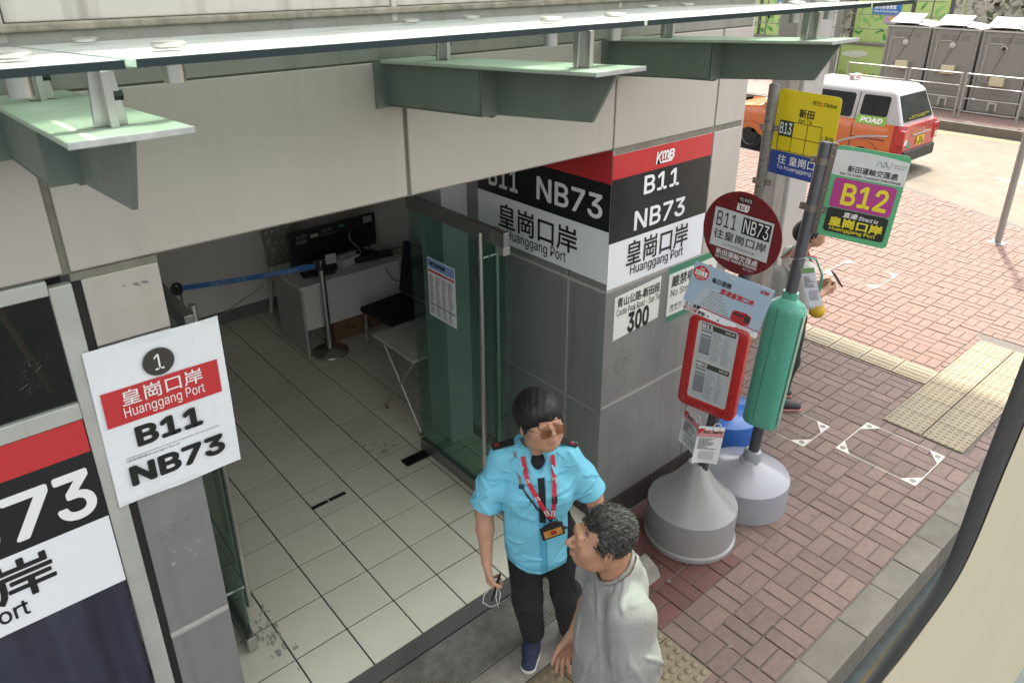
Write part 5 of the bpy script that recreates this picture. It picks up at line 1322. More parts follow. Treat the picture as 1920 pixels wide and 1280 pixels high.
def folds(seed, amp, dirs, base=30, ridge=True):
    """cloth wrinkles: warped, patchy ridges running across each direction"""
    r = np.random.RandomState(seed); W_ = []
    for d in dirs:
        d = np.asarray(d, float); d /= np.linalg.norm(d)
        W_.append((d, base * r.uniform(.7, 1.4), r.uniform(0, 6), r.normal(size=3) * 6, r.uniform(0, 6), r.normal(size=3) * 9, r.uniform(0, 6)))
    def fn(P):
        o = 0
        for d, fq, ph, w1, p1, w2, p2 in W_:
            m = np.clip(np.sin(P @ w2 + p2) * 1.2 + .25, 0, 1)
            s_ = np.sin((P @ d) * fq + 2.2 * np.sin(P @ w1 + p1) + ph)
            if ridge: s_ = 1.3 * np.abs(s_) ** .8 - .8
            o = o + m * s_
        return amp * o / math.sqrt(len(dirs))
    return fn
def creases(vol, seed, n, dirfn, amp=(.003, .007), length=(.07, .20), width=(.007, .015), zr=None):
    """explicit cloth folds: soft ridges and valleys along short lines lying on the garment"""
    r = random.Random(seed); pts, _f = extract(vol, .028); segs = []
    if zr: pts = pts[(pts[:, 2] > zr[0]) & (pts[:, 2] < zr[1])]
    for k in range(n):
        c = pts[r.randrange(len(pts))]; d = np.asarray(dirfn(c, r), float); d /= np.linalg.norm(d); L = r.uniform(*length) / 2
        g_ = np.array([float((vol((c + e_)[None])[0] - vol((c - e_)[None])[0])) for e_ in np.eye(3) * .004]); g_ /= np.linalg.norm(g_) + 1e-9
        d = d - g_ * (d @ g_); d /= np.linalg.norm(d) + 1e-9
        bow = np.array([r.gauss(0, 1), r.gauss(0, 1), r.gauss(0, 1)]) * L * .25; bow = bow - g_ * (bow @ g_)
        segs.append((c - d * L, c + bow * .5, c + d * L, r.uniform(*width), r.uniform(*amp) * (1 if r.random() < .62 else -.8)))
    def fn(P):
        o = np.zeros(len(P))
        for a, m, b, w, am in segs:
            R0 = np.linalg.norm(b - a) * .6 + 3 * w; I = np.nonzero(((P - m) ** 2).sum(1) < R0 * R0)[0]
            if not len(I): continue
            Q = P[I]; best = None
            for p, q, t0, t1 in ((a, m, 0, .5), (m, b, .5, 1)):
                v = q - p; t = np.clip(((Q - p) @ v) / (v @ v), 0, 1); d2 = ((Q - p - t[:, None] * v) ** 2).sum(1); tt = t0 + (t1 - t0) * t
                best = (d2, tt) if best is None else (np.where(d2 < best[0], d2, best[0]), np.where(d2 < best[0], tt, best[1]))
            o[I] -= am * np.exp(-best[0] / (w * w)) * np.sin(np.pi * np.clip(best[1], .02, .98)) ** .6
        return o
    vol.warp(fn); return vol
def top_z(vol, x, y, z0):
    zs = np.linspace(z0, z0 - .3, 200); d = vol(np.stack([np.full(200, x), np.full(200, y), zs], 1)); return zs[np.argmax(d < 0)]

def head_vol(nose=1.0, w=1.0, jaw=1.0, eyes=True):
    H = Vol()
    H.ell((0, .018, .032), (.076 * w, .094, .086), k=.02); H.ell((0, -.022, -.028), (.0635 * w, .070, .088), k=.03)
    H.ell((0, -.048, -.082), (.036 * w * jaw, .034, .030), k=.03)
    for s in (-1, 1):
        H.ell((s * .044 * w, -.052, -.026), (.025, .026, .030), k=.03)                     # cheek
        H.ell((s * .048 * w * jaw, -.012, -.070), (.020, .035, .026), k=.03)              # jaw angle
        H.ell((s * .0785 * w, .016, -.012), (.008, .019, .030), k=.006, rot=Matrix.Rotation(s * .35, 3, 'Z'))
        H.ell((s * .081 * w, .012, -.010), (.004, .010, .017), k=.006, cut=True)
    H.cap((-.030, -.086, .022), (.030, -.086, .022), .011, k=.02)                         # brow
    for s in (-1, 1): H.ell((s * .032, -.103, .004), (.019, .016, .013), k=.016, cut=True)
    H.cap((0, -.090, .008), (0, -.108 - .006 * nose, -.026), .0068, .0112 * nose, k=.012)
    for s in (-1, 1): H.ell((s * .011, -.100, -.031), (.009, .010, .008), k=.008)
    for s in (-1, 1):
        H.ell((s * .032, -.0825, .003), (.0155, .0125, .0125), k=.004)                     # eyeball and lids
        H.cap((s * .020, -.095, .0115), (s * .044, -.088, .0115), .0035, k=.005)
    H.ell((0, -.0895, -.058), (.023, .0125, .0062), k=.007); H.ell((0, -.0875, -.069), (.020, .0125, .0072), k=.007)
    H.cap((-.02, -.104, -.0632), (.02, -.104, -.0632), .0035, k=.004, cut=True)
    return H
def finger(vol, base, d, up, L, r, curl, k=.006):
    """three-bone finger rooted at base, heading d, curling towards -up"""
    p = np.asarray(base, float); d = np.asarray(d, float) / np.linalg.norm(d); up = np.asarray(up, float) / np.linalg.norm(up)
    for i, (fr_, c) in enumerate(zip((.46, .31, .23), curl)):
        d = d * math.cos(c) - up * math.sin(c); ax = np.cross(d, up); up = np.cross(ax, d); up /= np.linalg.norm(up)
        q = p + d * L * fr_; vol.cap(p, q, r * (1 - .10 * i), r * (.92 - .10 * i), k=k); p = q
    return p
def hand(vol, wrist, d, palm_n, thumb, curls, s=1.0, tcurl=(.25, .3, .25)):
    """palm + five fingers. d: along the hand; palm_n: out of the back of the hand; thumb: towards the thumb side"""
    w = np.asarray(wrist, float); d = np.asarray(d, float) / np.linalg.norm(d); t = np.asarray(thumb, float); t = t - d * (t @ d); t /= np.linalg.norm(t); n = np.asarray(palm_n, float); n = n - d * (n @ d) - t * (n @ t); n /= np.linalg.norm(n)
    for o, l, r0, r1 in ((.026, .080, .0155, .0125), (.009, .086, .0150, .0125), (-.009, .084, .0145, .0120), (-.026, .076, .0140, .0110)):
        vol.cap(w + t * o * .6 * s, w + d * l * s + t * o * s, r0 * s, r1 * s, k=.016)
    ends = []
    for i, (o, l, L) in enumerate(((.027, .082, .072), (.0095, .088, .080), (-.009, .086, .074), (-.0265, .077, .058))):
        sp = d + t * (.10, .03, -.03, -.11)[i]
        ends.append(finger(vol, w + (d * l + t * o) * s, sp, n, L * s, (.0092, .0095, .0090, .0078)[i] * s, curls[i]))
    b = w + (d * .020 + t * .026 - n * .004) * s
    vol.cap(b, b + (d * .032 + t * .018 - n * .006) * s, .0155 * s, .0125 * s, k=.014)
    finger(vol, b + (d * .030 + t * .018 - n * .006) * s, d * .85 + t * .42 - n * .22, n, .062 * s, .0102 * s, tcurl)
    return ends

def strands(name, mat, parent, roots, r0, n=5, seed=1, grow=None):
    """hair strands: thin tapering ribbons with three sides"""
    b = MB(); 
    for k, (p, path) in enumerate(roots):
        b.tube(path, [r0 * (1 - .75 * i / (len(path) - 1)) for i in range(len(path))], 3, cap=False)
    return b.build(name, mat, parent, smooth='all', kind='stuff')

m_skin = M('skin_light', (.46, .255, .17), .52, var=.12, scale=22, bump=.05, bscale=300, spec=.4)
m_skin2 = M('skin_tan', (.40, .215, .14), .52, var=.15, scale=22, bump=.08, bscale=300, spec=.4)
for _m in (m_skin, m_skin2):
    _b = _m.node_tree.nodes['Principled BSDF']; _b.inputs['Subsurface Weight'].default_value = .12; _b.inputs['Subsurface Radius'].default_value = (.012, .005, .003); _b.inputs['Subsurface Scale'].default_value = 1.0
m_hairb = M('hair_black', (.010, .0085, .008), .55, var=.3, scale=200)
m_hairg = M('hair_grey', (.045, .042, .039), .55, var=.6, scale=260)
m_hairgl = M('hair_silver', (.19, .183, .172), .4, var=.3, scale=200)
m_blue = M('shirt_blue', (.17, .52, .70), .75, var=.04, scale=9, bump=.15, bscale=700)
m_blued = M('shirt_seam', (.08, .36, .55), .75, var=.04)
m_tee = M('tshirt_grey', (.285, .285, .275), .9, var=.12, scale=90, bump=.2, bscale=600)
m_trs = M('trousers_black', (.010, .010, .012), .85, var=.2, scale=20, bump=.1, bscale=500)
m_shoe = M('navy_canvas', (.016, .022, .055), .8, var=.2, scale=60, bump=.2, bscale=500)
m_sole = M('sole_white', (.48, .48, .45), .6, var=.1)

def head_matrix(c, yaw, pitch, roll=0):
    return Matrix.Translation(c) @ Matrix.Rotation(R(yaw), 4, 'Z') @ Matrix.Rotation(R(-pitch), 4, 'X') @ Matrix.Rotation(R(roll), 4, 'Y')
def front_y(vol, x, z, y0=-.40):
    """where the volume's front surface lies at (x, z)"""
    ys = np.linspace(y0, .1, 140); d = vol(np.stack([np.full(140, x), ys, np.full(140, z)], 1)); i = np.argmax(d < 0)
    return -.03 if i == 0 else ys[i - 1] + (ys[i] - ys[i - 1]) * d[i - 1] / (d[i - 1] - d[i])
def ribbon(name, mat, parent, vol, pts, w, off=.003, n=24, edge=None):
    """strip laid on the front of a garment along (x, z) points"""
    P_ = []; 
    for i in range(n + 1):
        t = i / n * (len(pts) - 1); k = min(int(t), len(pts) - 2); u = t - k
        P_.append((pts[k][0] * (1 - u) + pts[k + 1][0] * u, pts[k][1] * (1 - u) + pts[k + 1][1] * u))
    vs = []; 
    for i, (x, z) in enumerate(P_):
        a = P_[max(i - 1, 0)]; c = P_[min(i + 1, n)]; dx, dz = c[0] - a[0], c[1] - a[1]; L_ = math.hypot(dx, dz) + 1e-9; nx, nz = -dz / L_ * w / 2, dx / L_ * w / 2
        for s, o in ((-1, off), (1, off), (1, off - .0022), (-1, off - .0022)):
            X, Z_ = x + s * nx, z + s * nz; vs.append((X, front_y(vol, X, Z_) - o, Z_))
    fs = [(i * 4 + k, i * 4 + (k + 1) % 4, i * 4 + 4 + (k + 1) % 4, i * 4 + 4 + k) for i in range(n) for k in range(4)]
    return MB().add(vs, fs).build(name, mat, parent, smooth=True)
def patch_on(name, mat, parent, vol, poly, off=.003, n=10):
    """pocket or flap lying on the garment front: poly = (x0, x1, z0, z1)"""
    x0, x1, z0, z1 = poly
    def fn(u, v):
        x = x0 + (x1 - x0) * u; z = z0 + (z1 - z0) * v; e = min(u, v, 1 - u, 1 - v)
        return (x, front_y(vol, x, z) - (off if e > .01 else -.002), z)
    return MB().grid(fn, n, n).build(name, mat, parent, smooth='all')

# ------------------------------------------------------------------ attendant in the blue uniform shirt
at = thing('person', 'attendant in light blue uniform shirt, tinted glasses and red lanyard', 'person', (1.0, -.45, -.03), (0, 0, R(-37)))
HM = head_matrix((.018, -.050, 1.486), 22, 18, -3) @ Matrix.Scale(1.09, 4)
Hd = head_vol(nose=.9, w=1.04, jaw=1.12)
body = Vol(); body.sub(Hd, HM, k=.01)
body.cap((.015, -.005, 1.42), (.005, .02, 1.30), .056, .062, k=.03)
skin = [extract(body, .0032, lo=(-.13, -.21, 1.30), hi=(.15, .12, 1.63), pad=.01)]
shR, shL = V3(-.172, .0, 1.268), V3(.172, .0, 1.268)
elR, elL = V3(-.243, -.045, .985), V3(.282, -.03, 1.035)
wrR, wrL = V3(-.238, -.145, .775), V3(.335, -.14, .845)
aR = Vol(); aR.cap(shR, elR, .036, .043, k=.02); aR.cap(elR, elR + (wrR - elR) * .35, .043, .042, k=.02); aR.cap(elR + (wrR - elR) * .35, wrR, .042, .028, k=.02, side=(1, 0, 0), f=.95)
hd = wrR - elR; hd = hd / np.linalg.norm(hd)
hand(aR, wrR + hd * .01, (.10, -.22, -1), (-.95, -.25, .05), (.05, -1, -.1), [(.55, .9, .6), (.6, .95, .65), (.65, 1.0, .65), (.7, 1.0, .6)], tcurl=(.2, .5, .3))
skin.append(extract(aR, .0034))
aL = Vol(); aL.cap(shL, elL, .036, .043, k=.02); aL.cap(elL, wrL, .043, .028, k=.02)
hd = wrL - elL; hd = hd / np.linalg.norm(hd)
hand(aL, wrL + hd * .01, (-.1, -.5, -.9), (.95, -.2, .0), (-.1, -1, .4), [(.3, .4, .3), (.35, .45, .3), (.4, .5, .3), (.45, .5, .3)])
skin.append(extract(aL, .005))
tors = Vol(); tors.cap((.02, 0, .80), (.01, .01, 1.16), .085, .085, k=.04, side=(1, 0, 0), f=1.3); tors.cap((-.13, .01, 1.25), (.13, .01, 1.25), .028, k=.04)
hipR, hipL = V3(-.05, 0, .80), V3(.12, 0, .80); knR, knL = V3(-.035, -.05, .43), V3(.165, -.02, .43); anR, anL = V3(.0, .02, .085), V3(.205, .03, .085)
for a, b, c in ((hipR, knR, anR), (hipL, knL, anL)): tors.cap(a, b, .078, .055, k=.03); tors.cap(b, c, .052, .036, k=.03)
skin.append(extract(tors, .010))
att_body = sobj('body', join(skin), m_skin, at)
# shirt
def shirt_vol(full=True):
    sh = Vol()
    sh.cap((.028, -.012, .755), (.018, -.010, .92), .150, .142, k=.05, side=(1, 0, 0), f=1.17)
    sh.cap((.018, -.010, .92), (.010, -.004, 1.16), .142, .128, k=.05, side=(1, 0, 0), f=1.28)
    sh.cap((-.142, .006, 1.268), (.144, .006, 1.268), .048, k=.05, side=(0, 1, 0), f=1.25)
    sh.cap((-.06, .010, 1.295), (.065, .010, 1.295), .055, k=.05, side=(0, 1, 0), f=1.2)
    sh.ell((-.065, -.085, 1.10), (.085, .055, .085), k=.05); sh.ell((.085, -.085, 1.10), (.085, .055, .085), k=.05)
    for a_, e_, q in ((shR, elR, .99), (shL, elL, .92)):
        d_ = e_ - a_; sg_ = np.sign(a_[0])
        sh.cap(a_ - V3(sg_ * .012, 0, .004), a_ + d_ * .5, .050, .062, k=.05, side=(0, 1, 0), f=1.12); sh.cap(a_ + d_ * .5, a_ + d_ * q, .062, .077, k=.03, side=(0, 1, 0), f=1.12)
    def dirs(c, r):
        if abs(c[0]) > .165 and c[2] > .93: return (r.gauss(0, .25) + .5 * np.sign(c[0]), r.gauss(0, .6), r.uniform(-.8, .8))
        if c[2] > 1.12: return (np.sign(c[0]) * 1.0, r.gauss(0, .2), r.uniform(.2, 1.0))
        if c[2] < .92: return (1, r.gauss(0, .3), r.gauss(.1, .35))
        return (1, r.gauss(0, .2), r.choice((-1, 1)) * r.uniform(.3, 1.6))
    creases(sh, 5, 110, dirs, (.008, .016), (.08, .22), (.006, .011)); creases(sh, 55, 80, dirs, (.003, .006), (.07, .15), (.004, .006)); sh.warp(folds(9, .0025, [(.4, .2, 1), (-.5, .2, .8)], 40, False))
    sh.half((0, 0, .672), (0, 0, -1)); sh.half((.03, 0, .69), (.25, 0, -1))
    dR = (elR - shR) / np.linalg.norm(elR - shR); dL = (elL - shL) / np.linalg.norm(elL - shL)
    sh.ops.append((lambda P: np.maximum(-((P - (shR + dR * .262)) @ dR), P[:, 0] + .150), .006, True))
    sh.ops.append((lambda P: np.maximum(-((P - (shL + dL * .232)) @ dL), .150 - P[:, 0]), .006, True))
    return sh
sh = shirt_vol()
flat = sh
sh.ell((.010, -.095, 1.365), (.050, .085, .125), k=.01, cut=True)            # open neck
sh.ell((0, .012, 1.375), (.068, .066, .075), k=.008, cut=True)
shirt = sobj('shirt', extract(sh, .0036), m_blue, at)
ribbon('placket', m_blued, shirt, sh, [(.022, 1.225), (.020, 1.0), (.035, .70)], .030, .0022, 30)
ribbon('placket_shadow', M('shirt_shadow', (.05, .24, .38), .8), shirt, sh, [(.038, 1.225), (.036, 1.0), (.052, .70)], .0035, .0032, 30)  # dark strip painting the shadow beside the placket
for x0, x1 in ((-.125, -.030), (.075, .158)):
    patch_on('pocket', m_blue, shirt, sh, (x0, x1, 1.005, 1.13), .0030); patch_on('pocket_flap', m_blue, shirt, sh, (x0 - .003, x1 + .003, 1.088, 1.138), .0065)
ribbon('hem_band', m_blued, shirt, sh, [(-.135, .735), (.0, .715), (.19, .745)], .0035, .0024, 26)
# collar flaps, dark inner collar and tie
for s in (-1, 1):
    def cf(u, v, s=s):
        a = R(95 - 150 * u); ra = .074 + .010 * u; x = ra * math.cos(a) * s * (1 - .10 * u); y = .012 + (ra + .006) * math.sin(a)
        out = v * (.020 + .040 * u ** 1.5); L_ = math.hypot(x, y - .012) + 1e-6
        X = .006 + x + x / L_ * out * (1.15 if u > .6 else 1); Y = y + (y - .012) / L_ * out
        Z = 1.378 - .062 * u - v * (.030 + .050 * u ** 2)
        return (X, min(Y, front_y(sh, X, Z) - .007) if u > .55 and v > .35 else Y, Z)
    b = MB().grid(cf, 16, 6)
    n0 = len(b.v); b.grid(lambda u, v: tuple(q - .002 * (i == 2) for i, q in enumerate(cf(u, v))), 16, 6)
    b.build('collar', m_blue, shirt, smooth='all')
    def ci(u, v, s=s):
        a = R(95 - 148 * u); return (.006 + (.069 + .008 * u) * math.cos(a) * s * (1 - .12 * u), .012 + .072 * math.sin(a), 1.372 - .064 * u - .035 * v)
    MB().grid(ci, 14, 2).build('inner_collar', m_trs, shirt, smooth='all')
for s in (-1, 1):          # epaulettes
    x0_, x1_ = s * .100, s * .195; z0_, z1_ = top_z(sh, x0_, .0, 1.45), top_z(sh, x1_, .0, 1.45); t = math.atan2(z0_ - z1_, abs(x1_ - x0_)) * s
    e = obj('epaulette', None, shirt, ((x0_ + x1_) / 2, .0, (z0_ + z1_) / 2 + .0065), (0, t, 0 if s > 0 else R(180)))
    if s < 0: e.rotation_euler = (0, -t, R(180))
    MB().prism([(-.052, -.026), (.050, -.024), (.056, 0), (.050, .024), (-.052, .026)], 'z', -.001, .005).build('slide', m_trs, e, bev=.002)
    text_e = MB().box(.018, .040, -.014, -.010, .0052, .0062).box(.018, .040, -.002, .002, .0052, .0062).box(.022, .026, -.014, .012, .0062, .0068).build('rank_mark', INKR, e)
    MB().lathe([(.006, 0), (.006, .003), (0, .004)], (-.085, 0, .004), 12).build('button', STEEL, e)
uv_ = Vol(); uv_.cap((.004, -.012, 1.25), (.005, -.020, 1.312), .066, .060, k=.02, side=(1, 0, 0), f=1.05); uv_.half((0, 0, 1.318), (0, -.55, 1)); sobj('undershirt', extract(uv_, .005), m_trs, shirt)
tie = ribbon('tie', m_trs, shirt, sh, [(.018, 1.225), (.022, 1.15), (.026, 1.0)], .030, .0055, 16)
# trousers, shoes
tr_ = Vol(); tr_.cap((.03, 0, .80), (.03, 0, .90), .115, .12, k=.04, side=(1, 0, 0), f=1.25)
for a, b, c in ((hipR, knR, anR), (hipL, knL, anL)):
    tr_.cap(a, b, .098, .076, k=.035); tr_.cap(b, c + V3(0, 0, .035), .076, .064, k=.03)
creases(tr_, 3, 40, lambda c, r: (r.gauss(0, .5), r.gauss(0, .3), 1) if c[2] > .25 else (1, r.gauss(0, .4), r.gauss(0, .3)), (.005, .010), (.08, .25), (.008, .014))
tr_.half((0, 0, .062), (0, 0, -1)); tr_.half((0, 0, .93), (0, 0, 1))
sobj('trousers', extract(tr_, .0055), m_trs, at)
def shoe(parent, an, dirv, L=.25):
    d = np.asarray(dirv, float); d /= np.linalg.norm(d); s_ = np.array([-d[1], d[0], 0]); an = np.asarray(an)
    hl = V3(an[0], an[1], 0) - d * .045; to = hl + d * (L - .07)
    up = Vol(); up.cap(hl + V3(0, 0, .040), hl + d * .10 + V3(0, 0, .052), .036, .040, k=.02); up.cap(hl + d * .09 + V3(0, 0, .045), to + V3(0, 0, .030), .041, .034, k=.03, side=s_, f=1.12)
    up.cap(hl + d * .03 + V3(0, 0, .06), an + V3(0, 0, .0), .036, .040, k=.03); up.half((0, 0, .018), (0, 0, -1)); up.half((0, 0, .10), (0, 0, 1))
    u = sobj('shoe', extract(up, .0045), m_shoe, parent)
    so = Vol(); so.cap(hl + V3(0, 0, .012), hl + d * .10 + V3(0, 0, .012), .040, .042, k=.03); so.cap(hl + d * .09 + V3(0, 0, .012), to + V3(0, 0, .012), .044, .038, k=.03, side=s_, f=1.10)
    so.half((0, 0, .022), (0, 0, 1)); so.half((0, 0, .001), (0, 0, -1))
    sobj('sole', extract(so, .0045), m_sole, u)
    lc = MB()
    for q in range(5):
        c = hl + d * (.085 + .020 * q) + V3(0, 0, .0935 - .0075 * q); lc.tube([c - s_ * .022, c + V3(0, 0, .004), c + s_ * .022], .0035, 5)
    lc.build('laces', M('lace_navy', (.03, .04, .08), .7), u, kind='stuff')
shoe(at, anR, (-.25, -1, 0)); shoe(at, anL, (.10, -1, 0))
# hair: bowl cut with fringe
def scalp(M4, vol, k=.012): pass
hv = Vol(); hv.ell((0, .022, .038), (.096, .113, .105), k=.01); hv.ell((0, -.008, .060), (.087, .102, .070), k=.02)
hv.warp(folds(21, .0030, [(1, .3, 0), (.3, 1, 0), (.7, -.7, .2), (.8, .6, 0)], 130))
hv.ell((0, -.122, -.058), (.070, .078, .073), k=.008, cut=True); hv.half((0, .0, -.045), (0, -.55, -1)); hv.ell((0, -.03, -.082), (.11, .075, .055), k=.01, cut=True)
v, f = extract(hv, .0035, lo=(-.11, -.13, -.10), hi=(.11, .14, .15), pad=.005)
Mh = np.array(HM); v = v @ Mh[:3, :3].T + Mh[:3, 3]
hair = sobj('hair', (v, f), m_hairb, at)
r_ = random.Random(31); roots = []
cr = Vector((.008, .035, .132))
for k in range(1500):
    a = r_.uniform(0, 2 * math.pi); path = []; frontal = math.sin(a) < -.25
    L = r_.uniform(1.15, 1.75) if not frontal else r_.uniform(1.35, 1.62); st0 = r_.uniform(.05, .9)
    for i in range(7):
        th = st0 + (L - st0) * i / 6 + .02 * r_.uniform(-1, 1); aa = a + .10 * math.sin(3 * th + k)
        q = .975 + r_.random() * .028 * (i / 6) + .006 * math.sin(k)
        path.append(Vector((.096 * q * math.sin(th) * math.cos(aa), .022 + .113 * q * math.sin(th) * math.sin(aa), .038 + .106 * q * math.cos(th))))
    if frontal:
        e = path[-1]; path.append(e + Vector((r_.uniform(-.006, .006), .004, -r_.uniform(.010, .026))))
    roots.append((None, [HM @ p for p in path]))
strands('hair_strands', m_hairb, hair, roots, .0019)
locks = []
for k in range(150):
    a = R(r_.uniform(200, 340)); q = r_.uniform(.985, 1.02); top_ = Vector((.096 * q * .93 * math.cos(a), .022 + .113 * q * .93 * math.sin(a), .038 + .040))
    mid_ = Vector((.096 * q * math.cos(a), .022 + .113 * q * math.sin(a), .034)); end_ = Vector((.094 * q * math.cos(a + r_.uniform(-.06, .06)), .024 + .110 * q * math.sin(a), r_.uniform(.000, .022) - .020 * abs(math.cos(a)) ** 3))
    locks.append((None, [HM @ top_, HM @ ((top_ + mid_) / 2 + (mid_ - Vector((0, .02, .03))).normalized() * .004), HM @ mid_, HM @ ((mid_ + end_) / 2), HM @ end_]))
strands('fringe_locks', m_hairb, hair, locks, .0034)
# glasses
gs = obj('glasses', None, at); gs.matrix_local = HM @ Matrix.Translation((0, -.001, -.008)) @ Matrix.Rotation(R(3), 4, 'X')
m_gold = M('gold_wire', (.22, .15, .09), .3, .9, var=0)
lens_m = glass('brown_lens', (.50, .31, .23), 1.3, dust_haze=.10, dcol=(.26, .13, .09))
for s in (-1, 1):
    P_ = [(s * .0335 + .0245 * math.copysign(abs(math.cos(t)) ** .7, math.cos(t)), .0185 * math.copysign(abs(math.sin(t)) ** .75, math.sin(t)) - .002) for t in np.linspace(0, 2 * math.pi, 29)[:-1]]
    pts = [(x, -.116 + .18 * x * x * 8 * .6, z) for x, z in P_]
    MB().add(pts, [tuple(range(28))]).build('lens', lens_m, gs); MB().tube(pts + [pts[0]], .0013, 6).build('rim', m_gold, gs, smooth='all')
    MB().tube([(s * .062, -.106, .010), (s * .078, -.06, .010), (s * .084, .01, .008), (s * .082, .025, -.01)], .0014, 6).build('temple', m_gold, gs, smooth='all')
MB().tube([(-.010, -.116, .008), (0, -.119, .010), (.010, -.116, .008)], .0014, 6).build('bridge', m_gold, gs)
m_lip = M('lip', (.40, .16, .13), .45, var=0)
m_brow = M('brow_dark', (.03, .022, .018), .7, var=0)
def face_marks(parent, HM, Hd, brow_m, lip_m, sc=1.0):
    def fy(x, z, y0=-.16):
        ys = np.linspace(y0, 0, 120); d = Hd(np.stack([np.full(120, x), ys, np.full(120, z)], 1)); i = np.argmax(d < 0); return ys[i]
    def strip(name, pts, hw_, m):
        vs = []
        for (x, z), w in zip(pts, hw_):
            for q in (-w, w): vs.append(HM @ Vector((x, fy(x, z + q) - .0012, z + q)))
        n = len(pts); MB().add(vs, [(2 * i, 2 * i + 2, 2 * i + 3, 2 * i + 1) for i in range(n - 1)]).build(name, m, parent, smooth='all')
    for s in (-1, 1):
        strip('eyebrow', [(s * .014, .026), (s * .023, .030), (s * .033, .031), (s * .042, .028)], [.0025, .004, .0035, .0015], brow_m)
        strip('eyelid_line', [(s * .020, .001), (s * .027, -.001), (s * .034, -.001), (s * .040, .001)], [.0008, .0014, .0014, .0008], brow_m)
    strip('lips', [(-.022, -.0625), (-.012, -.061), (0, -.0615), (.012, -.061), (.022, -.0625)], [.001, .0055, .006, .0055, .001], lip_m)
face_marks(att_body, HM, Hd, m_brow, m_lip)
# lanyard with badge holder
m_lan = M('lanyard_red', (.50, .015, .045), .6, var=.05)
ln = thing('lanyard', 'red lanyard with black badge holder round the neck of the attendant', 'lanyard', (1.0, -.45, -.03), (0, 0, R(-37)))
for pts in ([(-.062, 1.315), (-.045, 1.22), (.01, 1.12), (.062, 1.025)], [(.075, 1.315), (.080, 1.22), (.076, 1.12), (.070, 1.025)]):
    rb_ = ribbon('strap', m_lan, ln, sh, pts, .020, .0120, 26)
    for q in (.35, .62, .88):
        t = q * 3; k = min(int(t), 2); u = t - k; x = pts[k][0] * (1 - u) + pts[k + 1][0] * u; z = pts[k][1] * (1 - u) + pts[k + 1][1] * u; a = math.atan2(pts[k + 1][0] - pts[k][0], -(pts[k + 1][1] - pts[k][1]))
        e = obj('logo_tag', None, rb_, (x, front_y(sh, x, z) - .0128, z), (0, -a, 0)); MB().prism(round_rect(-.009, .009, -.016, .016, .004), 'y', -.0012, -.0002).build('white_patch', INKW, e)
        _q = text(e, 'KMB', -.014, .014, -.005, .005, INKR, -.0016, bold=.03); _q.rotation_euler = (0, R(90), 0)
box('buckle', m_blk, ln, .066, .090, 0, .010, 1.115, 1.15).location = (0, front_y(sh, .078, 1.13) - .016, 0)
MB().tube([(.066, front_y(sh, .066, 1.02) - .012, 1.03), (.067, front_y(sh, .066, 1.0) - .016, .995)], .004, 6).build('hook', STEEL, ln)
bd = obj('badge_holder', None, ln, (.070, front_y(sh, .07, .97) - .024, .965), (R(8), R(-14), R(8)))
box('case', m_blk, bd, -.056, .056, -.006, .006, -.040, .040, bev=.005); patch(bd, -.043, .045, -.026, .022, M('badge_orange', (.55, .26, .06), .35, var=.35, scale=60), -.0072, 'card_print'); patch(bd, -.012, .018, -.015, .012, M('badge_red', (.35, .03, .03), .4, var=.3, scale=120), -.0082, 'card_figure')
MB().prism([(-.056, .040), (.056, .040), (.030, .058), (-.005, .060)], 'y', -.004, .004).build('holder_top', m_blk, bd)
bs_ = thing('shoulder_strap', 'thin black patterned cord slung across the blue shirt', 'strap', (1.0, -.45, -.03), (0, 0, R(-37)))
ribbon('patterned_part', M('strap_pattern', (.18, .16, .15), .7, var=.9, scale=120), bs_, sh, [(-.098, 1.325), (-.088, 1.25), (-.070, 1.19)], .012, .006, 12); ribbon('cord', m_blk, bs_, sh, [(-.070, 1.19), (.0, 1.08), (.08, .985), (.150, .935)], .008, .0065, 24); MB().lathe([(.013, 0), (.013, .008), (0, .010)], n=16).xf(Matrix.Translation((-.072, front_y(sh, -.072, 1.19) - .006, 1.19)) @ Matrix.Rotation(R(90), 4, 'X')).build('slider', M('slider_navy', (.02, .04, .09), .4), bs_)
# phone and earphone cord in the hand
ph = thing('phone', 'black phone held low in the hand of the attendant', 'phone', (1.0, -.45, -.03), (0, 0, R(-37)))
e = obj('phone_body', None, ph, (-.196, -.185, .655), (R(12), R(6), R(72))); box('case', m_blk, e, -.036, .036, -.005, .005, -.065, .055, bev=.004); MB().lathe([(.012, 0), (.012, .003)], n=16).xf(Matrix.Translation((.012, -.005, -.03)) @ Matrix.Rotation(R(90), 4, 'X')).build('lens_ring', M('lens_dark', (.05, .05, .055), .2), e)
cb = MB().tube([(-.212, -.20, .690), (-.255, -.225, .645), (-.262, -.235, .610), (-.225, -.240, .585), (-.185, -.235, .600), (-.178, -.225, .650), (-.190, -.21, .685), (-.200, -.235, .640), (-.19, -.245, .585)], .0022, 6)
cb.build('earphone_cord', M('cord_white', (.62, .62, .60), .5, var=0), None, smooth='all', loc=(1.0, -.45, -.03), rot=(0, 0, R(-37)), label='white earphone cord dangling from the hand of the attendant', cat='earphones')

